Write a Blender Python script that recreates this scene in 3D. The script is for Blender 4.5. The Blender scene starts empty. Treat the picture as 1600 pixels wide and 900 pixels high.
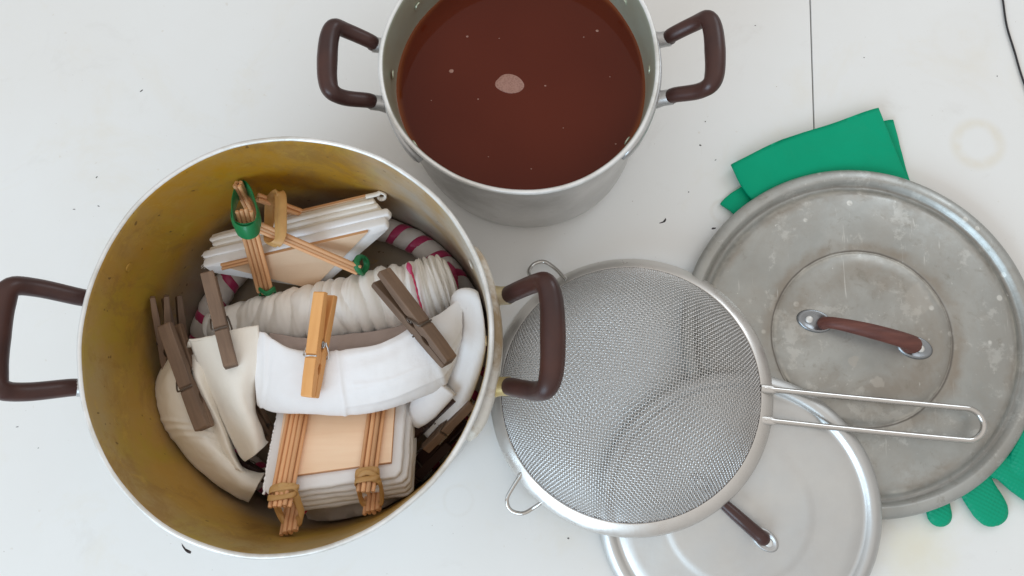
import bpy, bmesh, math, random
import numpy as np
from mathutils import Vector, Matrix, noise
random.seed(5)
C = bpy.context.scene.collection
# ------------------------------------------------------------------ camera (all scene data in cm, built in metres)
F, NX, NY, H = 1227.886, 854.966, 664.217, 66.916          # focal length (px of a 1600 wide frame), plumb point, height
S = 0.01
_d = np.array([(NX-800)/F, (NY-450)/F, 1.0]); _d /= np.linalg.norm(_d)
_up = -_d
_ex = np.array([1, 0, 0.]) - _up[0]*_up; _ex /= np.linalg.norm(_ex)
RC = np.stack([_ex, np.cross(_up, _ex), _up], 1)
cam = bpy.data.objects.new('camera', bpy.data.cameras.new('camera')); C.objects.link(cam)
cam.data.sensor_width = 36; cam.data.lens = F/1600*36
cam.data.clip_start = 0.02; cam.data.clip_end = 50
M = Matrix.Identity(4)
for i in range(3):
    M[i][0] = RC[0][i]; M[i][1] = -RC[1][i]; M[i][2] = -RC[2][i]
M[2][3] = H*S
cam.matrix_world = M
bpy.context.scene.camera = cam
def P(x, y, z):
    """where the line of sight through photo pixel (x, y) stands z cm above the table"""
    r = np.array([(x-800)/F, (y-450)/F, 1.0]) @ RC
    return np.array([0, 0, H]) + r*((z-H)/r[2])
# ------------------------------------------------------------------ light: indoor daylight from a wide window, lower left
sc = bpy.context.scene
sc.cycles.use_denoising = True
sc.cycles.max_bounces = 8
vs = sc.view_settings
vs.view_transform = 'Standard'; vs.look = 'None'; vs.gamma = 1; vs.exposure = 0.0
W = bpy.data.worlds.new('World'); sc.world = W; W.use_nodes = True
nt = W.node_tree; bg = nt.nodes['Background']
tc = nt.nodes.new('ShaderNodeTexCoord'); sp = nt.nodes.new('ShaderNodeSeparateXYZ')
rp = nt.nodes.new('ShaderNodeValToRGB'); nt.links.new(tc.outputs['Generated'], sp.inputs[0])
mr = nt.nodes.new('ShaderNodeMapRange'); mr.inputs['From Min'].default_value = -1
nt.links.new(sp.outputs['Z'], mr.inputs['Value']); nt.links.new(mr.outputs[0], rp.inputs[0])
rp.color_ramp.elements[0].position = 0.45; rp.color_ramp.elements[0].color = (.22, .21, .20, 1)
rp.color_ramp.elements[1].position = 0.95; rp.color_ramp.elements[1].color = (.615, .585, .555, 1)
nt.links.new(rp.outputs[0], bg.inputs['Color']); bg.inputs['Strength'].default_value = 1.33
def area(name, loc, target, sx, sy, power, col):
    l = bpy.data.lights.new(name, 'AREA'); l.shape = 'RECTANGLE'; l.size = sx; l.size_y = sy
    l.energy = power; l.color = col
    o = bpy.data.objects.new(name, l); C.objects.link(o); o.location = loc
    o.rotation_euler = (Vector(target)-Vector(loc)).to_track_quat('-Z', 'Y').to_euler()
    return o
area('window_light', (-1.15, -1.45, 1.2), (-.05, .05, 0), 1.5, 1.15, 31, (.60, .81, 1.0))
area('weak_far_light', (1.5, 1.6, 1.5), (.1, .1, 0), .9, .9, 8, (.80, .90, 1.0))  # weaker second light added at upper right; no window known on that side

# ------------------------------------------------------------------ materials
def mat(name, base, rough=.5, metal=0., **kw):
    m = bpy.data.materials.new(name); m.use_nodes = True
    b = m.node_tree.nodes['Principled BSDF']
    b.inputs['Base Color'].default_value = (*base, 1); b.inputs['Roughness'].default_value = rough
    b.inputs['Metallic'].default_value = metal
    for k, v in kw.items(): b.inputs[k.replace('_', ' ')].default_value = v
    return m
class N:
    """small node helper"""
    def __init__(s, m): s.m = m; s.t = m.node_tree; s.b = s.t.nodes['Principled BSDF']; s.tc = s.n('ShaderNodeTexCoord')
    def n(s, ty, **kw):
        o = s.t.nodes.new(ty)
        for k, v in kw.items(): setattr(o, k, v)
        return o
    def l(s, a, b): s.t.links.new(a, b)
    def co(s, scale=(1, 1, 1), loc=(0, 0, 0), out='Object'):
        mp = s.n('ShaderNodeMapping'); mp.inputs['Scale'].default_value = scale; mp.inputs['Location'].default_value = loc
        s.l(s.tc.outputs[out], mp.inputs[0]); return mp.outputs[0]
    def noise(s, scale, detail=4, rough=.6, co=None, dist=0):
        o = s.n('ShaderNodeTexNoise'); o.inputs['Scale'].default_value = scale; o.inputs['Detail'].default_value = detail
        o.inputs['Roughness'].default_value = rough; o.inputs['Distortion'].default_value = dist
        s.l(co if co is not None else s.tc.outputs['Object'], o.inputs['Vector']); return o.outputs['Fac']
    def ramp(s, fac, stops):
        r = s.n('ShaderNodeValToRGB'); e = r.color_ramp.elements
        while len(e) < len(stops): e.new(.5)
        for i, (p, c) in enumerate(stops):
            e[i].position = p; e[i].color = (*c, 1) if hasattr(c, '__len__') else (c, c, c, 1)
        s.l(fac, r.inputs[0]); return r.outputs[0]
    def mix(s, fac, a, b, mode='MIX'):
        o = s.n('ShaderNodeMix', data_type='RGBA', blend_type=mode)
        for i, v in ((0, fac), (6, a), (7, b)):
            if hasattr(v, 'is_output') or hasattr(v, 'links'): s.l(v, o.inputs[i])
            elif hasattr(v, '__len__'): o.inputs[i].default_value = (*v, 1)
            else: o.inputs[i].default_value = v if i == 0 else (v, v, v, 1)
        return o.outputs[2]
    def math(s, op, a, b=0.):
        o = s.n('ShaderNodeMath', operation=op)
        for i, v in enumerate((a, b)):
            if isinstance(v, (int, float)): o.inputs[i].default_value = v
            else: s.l(v, o.inputs[i])
        return o.outputs[0]
    def bump(s, h, strength=.3, dist=.001):
        o = s.n('ShaderNodeBump'); o.inputs['Strength'].default_value = strength; o.inputs['Distance'].default_value = dist
        s.l(h, o.inputs['Height']); s.l(o.outputs[0], s.b.inputs['Normal']); return o
    def col(s, v): s.l(v, s.b.inputs['Base Color'])
    def rgh(s, v): s.l(v, s.b.inputs['Roughness'])

def ring_mask(n, cx, cy, r, w, noise_amt=.3):
    """soft ring centred on (cx, cy) cm of the object's own coordinates"""
    sep = n.n('ShaderNodeSeparateXYZ'); n.l(n.tc.outputs['Object'], sep.inputs[0])
    dx = n.math('SUBTRACT', sep.outputs[0], cx*S); dy = n.math('SUBTRACT', sep.outputs[1], cy*S)
    d = n.math('SQRT', n.math('ADD', n.math('MULTIPLY', dx, dx), n.math('MULTIPLY', dy, dy)))
    nz = n.noise(60, 3)
    d = n.math('ADD', d, n.math('MULTIPLY', n.math('SUBTRACT', nz, .5), w*S*2*noise_amt))
    a = n.math('ABSOLUTE', n.math('SUBTRACT', d, r*S))
    o = n.n('ShaderNodeMapRange', interpolation_type='SMOOTHSTEP'); n.l(a, o.inputs['Value'])
    o.inputs['From Min'].default_value = 0; o.inputs['From Max'].default_value = w*S
    o.inputs['To Min'].default_value = 1; o.inputs['To Max'].default_value = 0
    return o.outputs[0], nz

# table paint
m = mat('white_table_paint', (.80, .79, .765), .42); n = N(m)
c1 = n.ramp(n.noise(5, 5), [(.35, (.82, .825, .81)), (.7, (.80, .795, .77))])
rs = P(1528, 225, 0); k, nz = ring_mask(n, rs[0], rs[1], 1.9, .8)
c1 = n.mix(n.math('MULTIPLY', n.math('MULTIPLY', k, nz), .6), c1, (.72, .63, .45))
rs = P(1430, 860, 0); k, _ = ring_mask(n, rs[0], rs[1], 0, 4.6)
c1 = n.mix(n.math('MULTIPLY', k, .34), c1, (.74, .66, .36))
rs = P(1283, 150, 0)
sp_ = n.ramp(n.noise(150, 2, .5), [(.74, 0), (.78, 1)])
c1 = n.mix(n.math('MULTIPLY', sp_, .22), c1, (.52, .43, .30))
c1 = n.mix(n.ramp(n.noise(7, 6, .7, n.co(loc=(3, 3, 0)), .8), [(.55, 0), (.72, .30)]), c1, (.76, .70, .57))
c1 = n.mix(n.ramp(n.noise(16, 6, .7, n.co(loc=(9, 1, 0)), .5), [(.60, 0), (.72, .25)]), c1, (.66, .64, .60))
for rz, sd in ((.7, 1), (2.2, 5), (1.4, 8)):                  # hairline scratches
    mp = n.n('ShaderNodeMapping'); mp.inputs['Rotation'].default_value = (0, 0, rz); mp.inputs['Scale'].default_value = (1, .04, 1); mp.inputs['Location'].default_value = (sd, 0, 0)
    n.l(n.tc.outputs['Object'], mp.inputs[0])
    s1_ = n.ramp(n.noise(230, 2, .5, mp.outputs[0], .1), [(.745, 0), (.77, 1)]); s2_ = n.ramp(n.noise(12, 3, .6, n.co(loc=(sd, 2, 0))), [(.55, 0), (.62, .45)])
    c1 = n.mix(n.math('MULTIPLY', s1_, s2_), c1, (.50, .46, .40))
tiny = n.ramp(n.noise(520, 1, .5), [(.80, 0), (.82, .7)]); c1 = n.mix(tiny, c1, (.30, .24, .18))
for (px_, py_, r_, w_, a_) in ((716, 782, 1.2, .25, .09), (1500, 60, 2.4, .7, .03), (1130, 330, 1.0, .3, .2)):
    q_ = P(px_, py_, 0); k, nz = ring_mask(n, q_[0], q_[1], r_, w_); c1 = n.mix(n.math('MULTIPLY', n.math('MULTIPLY', k, nz), a_*2), c1, (.60, .54, .44))
n.col(c1); n.rgh(n.ramp(n.noise(9, 4), [(.3, .34), (.7, .55)])); n.bump(n.noise(35, 5), .16, .001)
TABLE = m
SEAM = mat('dark_gap', (.03, .022, .015), .9)
FLECK = mat('dark_fleck', (.05, .04, .04), .8)

def aluminium(name, base, base2, rough=.34, metal=.9, patch=None, spots=None, scratch=.25, scale=14, brushed=1.):
    m = mat(name, base, rough, metal); n = N(m)
    c = n.ramp(n.noise(scale, 6, .62), [(.34, base), (.66, base2)])
    if patch:
        c = n.mix(n.ramp(n.noise(scale*.6, 7, .68, n.co(loc=(3, 1, 2)), .5), [(.47, 0), (.63, .85)]), c, patch)
    if spots:
        f = n.ramp(n.noise(150, 4, .65, n.co(loc=(1, 5, 2)), .3), [(.69, 0), (.73, .8)])
        f2 = n.ramp(n.noise(24, 7, .72, n.co(loc=(4, 2, 2)), .15), [(.56, 0), (.60, .34)]); c = n.mix(f2, c, spots)
        f3 = n.ramp(n.noise(48, 7, .8, n.co(loc=(7, 4, 2)), .15), [(.53, 0), (.60, .55)])
        vo = n.n('ShaderNodeTexVoronoi'); vo.inputs['Scale'].default_value = 62; n.l(n.co(loc=(.3, .1, 0)), vo.inputs[0])
        f4 = n.math('MULTIPLY', n.ramp(vo.outputs['Distance'], [(.12, 1), (.17, 0)]), n.ramp(n.noise(11, 3, .6, n.co(loc=(9, 4, 2))), [(.50, 0), (.56, .8)])); c = n.mix(f4, c, spots); c = n.mix(f3, c, patch)
        c = n.mix(f, c, spots)
        n.l(n.math('SUBTRACT', metal, n.math('MULTIPLY', f, metal*.8)), n.b.inputs['Metallic'])
    n.col(c)
    n.rgh(n.ramp(n.noise(scale*2.2, 5, .65), [(.3, rough-.07), (.7, rough+.16)]))
    h = n.math('ADD', n.math('MULTIPLY', n.noise(400, 2, .5, n.co((1, .06, .4))), brushed), n.math('MULTIPLY', n.noise(30, 4), 1.5))
    n.bump(h, scratch, .0004)
    return m
ALU = aluminium('aluminium', (.60, .60, .60), (.50, .50, .495), .34, .92)
ALUPOT = aluminium('pot_aluminium', (.74, .73, .72), (.58, .57, .555), .34, .80, patch=(.42, .40, .37), scale=9)
RIM = aluminium('rim_aluminium', (.90, .90, .89), (.80, .80, .78), .36, .4, patch=(.62, .60, .55), scale=30)
GRIME = aluminium('grimy_aluminium', (.80, .78, .73), (.70, .66, .58), .5, .35, patch=(.40, .27, .13), scale=30)
LIDBIG = aluminium('worn_lid_aluminium', (.465, .475, .455), (.36, .365, .345), .38, .72, patch=(.37, .36, .33), spots=(.68, .68, .64), scratch=.5, brushed=0.)
LIDSMALL = aluminium('clean_lid_aluminium', (.63, .635, .62), (.56, .56, .55), .37, .82, brushed=.25)
STEEL = aluminium('brushed_steel', (.76, .74, .71), (.66, .64, .61), .27, .9, scratch=.12)
WIRE = mat('steel_wire', (.76, .75, .74), .26, 1.0)
ROD = mat('polished_rod', (.60, .585, .56), .14, 1.0)
BRASSY = aluminium('yellowed_sleeve', (.62, .56, .44), (.56, .42, .14), .45, .7)
# large lid: brown deposits round the knob and along the pressed rings
n = N(LIDBIG); old = n.b.inputs['Base Color'].links[0].from_socket
for (r, w, a) in ((5.3, 2.6, .5), (7.5, 1.0, .6), (12.2, .8, .45)):
    k, nz = ring_mask(n, 0, 0, r, w, .8)
    k = n.math('MULTIPLY', n.math('MULTIPLY', k, n.ramp(n.noise(9+r, 4, .6), [(.38, 0), (.62, 1)])), a)
    old = n.mix(k, old, (.26, .205, .15))
# fine light scratches in two directions
for rz, sd in ((.5, 1), (-.9, 4), (1.9, 9)):
    mp = n.n('ShaderNodeMapping'); mp.inputs['Rotation'].default_value = (0, 0, rz); mp.inputs['Scale'].default_value = (1, .05, 1); mp.inputs['Location'].default_value = (sd, 0, 0)
    n.l(n.tc.outputs['Object'], mp.inputs[0])
    sc1 = n.ramp(n.noise(420, 2, .5, mp.outputs[0], .2), [(.70, 0), (.75, 1)]); sc2 = n.ramp(n.noise(30, 3, .6, n.co(loc=(sd, 2, 0))), [(.52, 0), (.62, .55)])
    old = n.mix(n.math('MULTIPLY', sc1, sc2), old, (.66, .66, .62))
dk = n.ramp(n.noise(70, 5, .75, n.co(loc=(2, 9, 0)), .5), [(.58, 0), (.70, .5)]); old = n.mix(dk, old, (.24, .22, .18))
for (r, w, a) in ((13.0, .22, .55), (7.22, .12, .9)):  # shade of the pressed grooves, painted in as dark rings
    k, nz = ring_mask(n, 0, 0, r, w, .5)
    old = n.mix(n.math('MULTIPLY', k, a), old, (.14, .125, .11))
for (r, w, a) in ((7.0, .28, .7), (12.45, .35, .75)):
    k, nz = ring_mask(n, 0, 0, r, w, .9)
    k = n.math('MULTIPLY', n.math('MULTIPLY', k, n.ramp(n.noise(22, 4, .7, n.co(loc=(r, 0, 0))), [(.44, 0), (.6, 1)])), a)
    old = n.mix(k, old, (.60, .58, .52))
for (x, y, r, a) in ((1, -3.6, 1.3, .5), (4.6, 3.0, 2.0, .3), (-1, -1.9, .9, .45), (13.5, 1.6, .45, .9)):
    k, nz = ring_mask(n, x, y, 0, r, .9)
    old = n.mix(n.math('MULTIPLY', n.ramp(k, [(.45, 0), (.6, 1)]), a), old, (.50, .47, .42) if x < 10 else (.42, .22, .08))
n.col(old)

# stained interior of the big pot
m = mat('stained_interior', (.25, .18, .05), .5, .12, Specular_IOR_Level=.3); n = N(m)
sep = n.n('ShaderNodeSeparateXYZ'); n.l(n.tc.outputs['Object'], sep.inputs[0])
zz = n.math('ADD', n.math('MULTIPLY', sep.outputs[2], 1/.16), n.math('MULTIPLY', n.math('SUBTRACT', n.noise(11, 5), .5), .42))
c = n.ramp(zz, [(.08, (.44, .39, .32)), (.35, (.42, .30, .15)), (.62, (.42, .27, .08)), (.78, (.36, .26, .09)), (.90, (.37, .32, .18))])
# the dye stain is heaviest on the far wall, faint on the side by the handle
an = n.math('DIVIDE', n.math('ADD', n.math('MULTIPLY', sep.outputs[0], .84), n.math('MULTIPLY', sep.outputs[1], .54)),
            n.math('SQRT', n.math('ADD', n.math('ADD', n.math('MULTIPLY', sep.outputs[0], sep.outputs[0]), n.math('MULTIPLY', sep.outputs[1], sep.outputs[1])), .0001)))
gold = n.ramp(n.noise(13, 7, .72, n.co((1, 1, .6), (2, 0, 0)), .6), [(.40, 0), (.62, 1)])
far = n.n('ShaderNodeMapRange', interpolation_type='SMOOTHSTEP'); n.l(sep.outputs[1], far.inputs['Value'])
far.inputs['From Min'].default_value = -.04; far.inputs['From Max'].default_value = .11; far.inputs['To Min'].default_value = .45; far.inputs['To Max'].default_value = 1.0
c = n.mix(n.math('MULTIPLY', n.ramp(gold, [(0, .68), (1, 1)]), far.outputs[0]), c, (.46, .225, .004))
olv = n.ramp(n.noise(17, 5, .65, n.co(loc=(8, 3, 1)), .4), [(.5, 0), (.66, .55)])
c = n.mix(olv, c, (.40, .29, .03))
brn = n.ramp(n.noise(20, 8, .78, n.co(loc=(5, 2, 0)), .9), [(.50, 0), (.60, 1)])
c = n.mix(n.math('MULTIPLY', brn, .55), c, (.30, .165, .045))
low = n.ramp(zz, [(.20, 0), (.52, 1)])
c = n.mix(low, n.ramp(n.noise(10, 6, .65, n.co(loc=(3, 3, 3))), [(.35, (.40, .35, .28)), (.65, (.31, .25, .18))]), c)
lt = n.ramp(n.noise(34, 8, .8, n.co(loc=(2, 7, 0)), .7), [(.56, 0), (.64, .45)]); c = n.mix(lt, c, (.52, .34, .06))
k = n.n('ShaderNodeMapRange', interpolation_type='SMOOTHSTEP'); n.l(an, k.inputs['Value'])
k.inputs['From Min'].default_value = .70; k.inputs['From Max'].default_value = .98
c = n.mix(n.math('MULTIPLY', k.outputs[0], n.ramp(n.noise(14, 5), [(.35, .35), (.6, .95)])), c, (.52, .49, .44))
pit = n.ramp(n.noise(170, 1, .5), [(.74, 0), (.77, 1)])
c = n.mix(n.math('MULTIPLY', pit, .6), c, (.08, .045, .02))
n.col(c); n.rgh(n.ramp(n.noise(40, 4), [(.3, .42), (.7, .62)]))
n.bump(n.math('ADD', n.noise(90, 3, .6, n.co((1, 1, .25))), n.math('MULTIPLY', pit, -1)), .2, .0005)
STAIN = m
m = mat('dull_interior', (.36, .38, .30), .42, .55); n = N(m)
n.col(n.ramp(n.noise(12, 5), [(.35, (.50, .56, .46)), (.65, (.44, .42, .29))])); n.bump(n.noise(60), .15, .0005)
DULL = m

# bakelite
m = mat('brown_bakelite', (.055, .018, .014), .36); n = N(m)
n.col(n.ramp(n.noise(28, 5), [(.35, (.042, .015, .013)), (.7, (.070, .023, .016))])); n.rgh(n.ramp(n.noise(50, 4), [(.3, .28), (.75, .48)]))
n.bump(n.noise(120, 3), .12, .0004)
BAK = m
PLATE = aluminium('plate_metal', (.34, .36, .38), (.25, .26, .27), .26, .95)
m = mat('faded_red_bakelite', (.13, .035, .025), .55); n = N(m)
n.col(n.ramp(n.noise(40, 4, .6, n.co((1, 5, 1))), [(.35, (.105, .032, .024)), (.7, (.17, .055, .038))])); n.bump(n.noise(150, 3, .6, n.co((.3, 4, 1))), .3, .0006)
BAKRED = m

# dye liquid
m = mat('red_brown_dye', (.078, .013, .006), .05, 0, IOR=1.33, Specular_IOR_Level=.36); n = N(m)
n.col(n.ramp(n.noise(9, 2, .5), [(.3, (.092, .0135, .0055)), (.7, (.108, .0170, .0068))]))
k, nz = ring_mask(n, 0, 0, 9.85, .55, .15)
n.col(n.mix(k, n.b.inputs['Base Color'].links[0].from_socket, (.20, .050, .012)))
n.bump(n.noise(14, 1), .03, .001)
DYE = m
m = mat('dye_foam', (.33, .16, .12), .45); n = N(m)
vo = n.n('ShaderNodeTexVoronoi'); vo.inputs['Scale'].default_value = 700; n.l(n.tc.outputs['Object'], vo.inputs[0])
n.col(n.ramp(vo.outputs['Distance'], [(.1, (.27, .13, .10)), (.6, (.36, .19, .15))])); n.bump(vo.outputs['Distance'], .5, .0006)
FOAM = m

def cloth(name, a, b, weave=1500, wr=.35):
    m = mat(name, a, .85, 0, Sheen_Weight=.15); n = N(m)
    n.col(n.ramp(n.noise(25, 4), [(.3, a), (.7, b)]))
    w1 = n.noise(weave, 1, .5, n.co((1, .1, 1))); w2 = n.noise(weave, 1, .5, n.co((.1, 1, 1)))
    h = n.math('ADD', n.math('MULTIPLY', n.math('ADD', w1, w2), .10), n.math('MULTIPLY', n.noise(60, 3, .5, dist=.3), .55))
    rd = n.math('ABSOLUTE', n.math('SUBTRACT', n.noise(17, 2, .45, n.co(loc=(1, 2, 3)), .9), .5))
    rd2 = n.math('ABSOLUTE', n.math('SUBTRACT', n.noise(42, 2, .45, n.co((1, .4, 1), (4, 2, 3)), .8), .5))
    h = n.math('ADD', h, n.math('ADD', n.math('MULTIPLY', rd, 2.6), n.math('MULTIPLY', rd2, 1.1)))
    n.bump(h, wr, .0020)
    return m
WHITE = cloth('white_cotton', (.90, .90, .915), (.86, .855, .865))
OFFW = cloth('off_white_cotton', (.90, .875, .835), (.85, .82, .775), wr=.3)
CREAM = cloth('cream_cotton', (.90, .86, .79), (.84, .79, .70), wr=.3)
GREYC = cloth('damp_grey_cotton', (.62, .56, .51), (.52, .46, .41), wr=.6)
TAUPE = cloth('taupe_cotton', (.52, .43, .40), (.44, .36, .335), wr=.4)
ROLLC = cloth('rolled_cotton', (.90, .87, .86), (.83, .79, .77), wr=.3)
m = cloth('stained_gauze', (.90, .88, .85), (.84, .82, .78), wr=.35); n = N(m); GAUZE = m
RIB = mat('magenta_satin', (.58, .02, .14), .3, 0, Sheen_Weight=.3); n = N(RIB)
n.col(n.ramp(n.noise(60, 3), [(.3, (.50, .015, .11)), (.7, (.66, .07, .22))])); n.bump(n.noise(300, 2, .5, n.co((1, .1, 1))), .2, .0005)
THREAD = mat('pink_thread', (.62, .05, .13), .8)

def wood(name, a, b, dark, rough=.55, bands=160, axis=0):
    m = mat(name, a, rough); n = N(m)
    sc_ = [1, 1, 1]; sc_[axis] = .07
    f = n.noise(bands, 4, .6, n.co(tuple(sc_)), .3)
    c = n.ramp(f, [(.3, a), (.62, b), (.80, dark)])
    c = n.mix(n.ramp(n.noise(30, 4), [(.35, 0), (.8, .35)]), c, dark)
    oi = n.n('ShaderNodeObjectInfo')
    hs = n.n('ShaderNodeHueSaturation'); n.l(c, hs.inputs['Color'])
    n.l(n.math('ADD', n.math('MULTIPLY', oi.outputs['Random'], .40), .80), hs.inputs['Value'])
    n.col(hs.outputs[0]); n.bump(f, .3, .0004)
    return m
BIRCH = wood('birch_plywood', (.90, .69, .50), (.84, .61, .42), (.76, .50, .32), .6, 90)
PLYEDGE = wood('plywood_edge', (.36, .17, .11), (.28, .12, .08), (.5, .28, .17), .7, 500, 0)
BAMBOO = wood('bamboo_stick', (.80, .46, .24), (.72, .38, .18), (.55, .27, .12), .5, 300, 0)
PINNEW = wood('new_pin_wood', (.82, .43, .16), (.74, .36, .12), (.62, .28, .09), .5, 180)
PINOLD = wood('dyed_pin_wood', (.235, .15, .098), (.16, .10, .066), (.05, .034, .026), .65, 260)
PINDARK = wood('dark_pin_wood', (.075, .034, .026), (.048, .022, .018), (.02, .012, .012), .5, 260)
PINOLDEDGE = wood('worn_pin_wood', (.20, .13, .10), (.14, .09, .07), (.05, .03, .03), .7, 300)
BAND = mat('tan_rubber', (.48, .255, .08), .5, 0, Subsurface_Weight=.05); n = N(BAND)
n.col(n.ramp(n.noise(60, 3), [(.3, (.47, .25, .085)), (.7, (.58, .33, .12))]))
GBAND = mat('green_rubber_band', (.008, .19, .065), .38); n = N(GBAND); n.bump(n.noise(160, 4, .6), .4, .0012)
m = mat('green_rubber', (.001, .35, .18), .5, 0, Specular_IOR_Level=.12); n = N(m)
n.col(n.ramp(n.noise(14, 3), [(.3, (.0005, .32, .165)), (.7, (.001, .36, .19))])); n.bump(n.math('ABSOLUTE', n.math('SUBTRACT', n.noise(20, 3, .5, dist=.8), .5)), .45, .004)
RUBBER = m
m = mat('green_grip_rubber', (.001, .33, .18), .45, 0, Specular_IOR_Level=.2); n = N(m)
vo = n.n('ShaderNodeTexVoronoi', feature='F1'); vo.inputs['Scale'].default_value = 330; vo.inputs['Randomness'].default_value = 0
mp = n.n('ShaderNodeMapping'); mp.inputs['Rotation'].default_value = (0, 0, .5); n.l(n.tc.outputs['Object'], mp.inputs[0]); n.l(mp.outputs[0], vo.inputs[0])
n.bump(vo.outputs['Distance'], .7, .0012)
GRIP = m
CORD = mat('black_rubber_cord', (.018, .016, .018), .5)
SPRING = mat('rusted_spring', (.16, .13, .11), .5, .8)
SPRINGNEW = mat('bright_spring', (.7, .7, .7), .3, 1.)

# ------------------------------------------------------------------ building helpers
def props(o, label=None, cat=None, group=None, kind=None):
    for k, v in (('label', label), ('category', cat), ('group', group), ('kind', kind)):
        if v: o[k] = v
    return o
def root(name, loc, label, cat, group=None, mw=None):
    o = bpy.data.objects.new(name, None); C.objects.link(o); o.empty_display_size = .02
    if mw is not None: o.matrix_world = mw
    else: o.location = Vector(loc)*S
    return props(o, label, cat, group)
def obj(name, verts, faces, mats, parent=None, smooth=True, fm=None, local=False):
    """verts in cm; world cm unless local, then in the parent's own frame"""
    V = np.asarray(verts, float)*S
    top = parent
    while top is not None and top.parent is not None: top = top.parent
    if top is not None and not local:
        Mi = np.array(top.matrix_basis.inverted())
        V = V @ Mi[:3, :3].T + Mi[:3, 3]
    me = bpy.data.meshes.new(name); me.from_pydata(V.tolist(), [], [tuple(f) for f in faces])
    for mm in (mats if isinstance(mats, (list, tuple)) else [mats]): me.materials.append(mm)
    if fm is not None: me.polygons.foreach_set('material_index', fm)
    bm = bmesh.new(); bm.from_mesh(me); bmesh.ops.recalc_face_normals(bm, faces=bm.faces); bm.to_mesh(me); bm.free()
    if smooth:
        me.polygons.foreach_set('use_smooth', [True]*len(me.polygons))
    o = bpy.data.objects.new(name, me); C.objects.link(o)
    if parent is not None: o.parent = parent
    return o
def sharp(o, ang=40):
    me = o.data
    try: me.set_sharp_from_angle(angle=math.radians(ang))
    except Exception: pass
    return o
def bevel(o, w, seg=2, ang=35):
    b = o.modifiers.new('bevel', 'BEVEL'); b.width = w*S; b.segments = seg; b.limit_method = 'ANGLE'; b.angle_limit = math.radians(ang)
    b.harden_normals = False
    return o
def catmull(pts, k, closed=False):
    pts = np.asarray(pts, float); n_ = len(pts); out = []
    segs = n_ if closed else n_-1
    for i in range(segs):
        g = (lambda j: pts[j % n_]) if closed else (lambda j: pts[j] if 0 <= j < n_ else (2*pts[0]-pts[1] if j < 0 else 2*pts[-1]-pts[-2]))
        a, b, c, d = g(i-1), g(i), g(i+1), g(i+2)
        for t in np.arange(k)/k:
            out.append(.5*((2*b)+(-a+c)*t+(2*a-5*b+4*c-d)*t*t+(-a+3*b-3*c+d)*t**3))
    if not closed: out.append(pts[-1])
    return np.array(out)
def frames(path, closed=False, up=(0, 0, 1)):
    path = np.asarray(path, float)
    if closed: t = np.roll(path, -1, 0)-np.roll(path, 1, 0)
    else: t = np.gradient(path, axis=0)
    t /= np.linalg.norm(t, axis=1)[:, None]+1e-12
    u = np.array(up, float); ns = []
    for i in range(len(path)):
        if not closed and i and up == (0, 0, 1): u = ns[-1]
        v = u-np.dot(u, t[i])*t[i]
        if np.linalg.norm(v) < 1e-3: v = np.array([1, .2, .1])-np.dot([1, .2, .1], t[i])*t[i]
        ns.append(v/np.linalg.norm(v))
    ns = np.array(ns); return t, ns, np.cross(t, ns)
def tube_geo(path, rad, seg=10, closed=False, up=(0, 0, 1), flat=None, rfun=None):
    """rad: number or per-point; flat: (width, height) factors of side and up axes"""
    path = np.asarray(path, float); n_ = len(path)
    rad = np.broadcast_to(np.asarray(rad, float), (n_,))
    t, u, s = frames(path, closed, up)
    fw, fh = flat if flat else (1, 1)
    V = []
    for i in range(n_):
        for j in range(seg):
            a = 2*math.pi*j/seg; r = rad[i]*(rfun(i, j, a) if rfun else 1)
            V.append(path[i]+s[i]*math.cos(a)*r*fw+u[i]*math.sin(a)*r*fh)
    Fc = []
    for i in range(n_ if closed else n_-1):
        for j in range(seg):
            a, b = i*seg+j, i*seg+(j+1) % seg; i2 = (i+1) % n_
            Fc.append((a, b, i2*seg+(j+1) % seg, i2*seg+j))
    if not closed:
        Fc.append(tuple(range(seg))[::-1]); Fc.append(tuple((n_-1)*seg+j for j in range(seg)))
    return V, Fc
def tube(name, path, rad, m, parent, seg=10, closed=False, up=(0, 0, 1), flat=None, rfun=None, local=False):
    v, f = tube_geo(path, rad, seg, closed, up, flat, rfun); return sharp(obj(name, v, f, m, parent, local=local), 60)
def merge(*geos):
    V, Fc = [], []
    for v, f in geos:
        o = len(V); V.extend(list(v)); Fc.extend([tuple(i+o for i in q) for q in f])
    return V, Fc
def lathe_geo(prof, seg=96, warp=None):
    V = []; n_ = len(prof)
    for j in range(seg):
        a = 2*math.pi*j/seg; w = warp(a) if warp else 1
        for r, z in prof: V.append((r*w*math.cos(a), r*w*math.sin(a), z))
    Fc = []
    for j in range(seg):
        k_ = (j+1) % seg
        for i in range(n_-1):
            a, b, c, d = j*n_+i, k_*n_+i, k_*n_+i+1, j*n_+i+1
            Fc.append((a, b, c, d))
    return V, Fc
def fix_axis(V, Fc):
    """weld vertices that fall on one spot (the axis)"""
    key = {}; mp = []; out = []
    for v in V:
        k_ = (round(v[0], 4), round(v[1], 4), round(v[2], 4))
        if k_ not in key: key[k_] = len(out); out.append(v)
        mp.append(key[k_])
    F2 = []
    for f in Fc:
        g = []
        for i in f:
            if mp[i] not in g: g.append(mp[i])
        if len(g) > 2: F2.append(tuple(g))
    return out, F2
def nz3(p, s, seed=0.):
    return noise.noise(Vector((p[0]*s+seed*7.1, p[1]*s+seed*3.3, p[2]*s+seed)))
def fbm(p, s, seed=0.):
    return nz3(p, s, seed)+.5*nz3(p, s*2.1, seed+5)+.25*nz3(p, s*4.3, seed+9)
def grid_faces(R_, Q):
    return [(i*Q+j, i*Q+j+1, (i+1)*Q+j+1, (i+1)*Q+j) for i in range(R_-1) for j in range(Q-1)]
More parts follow.
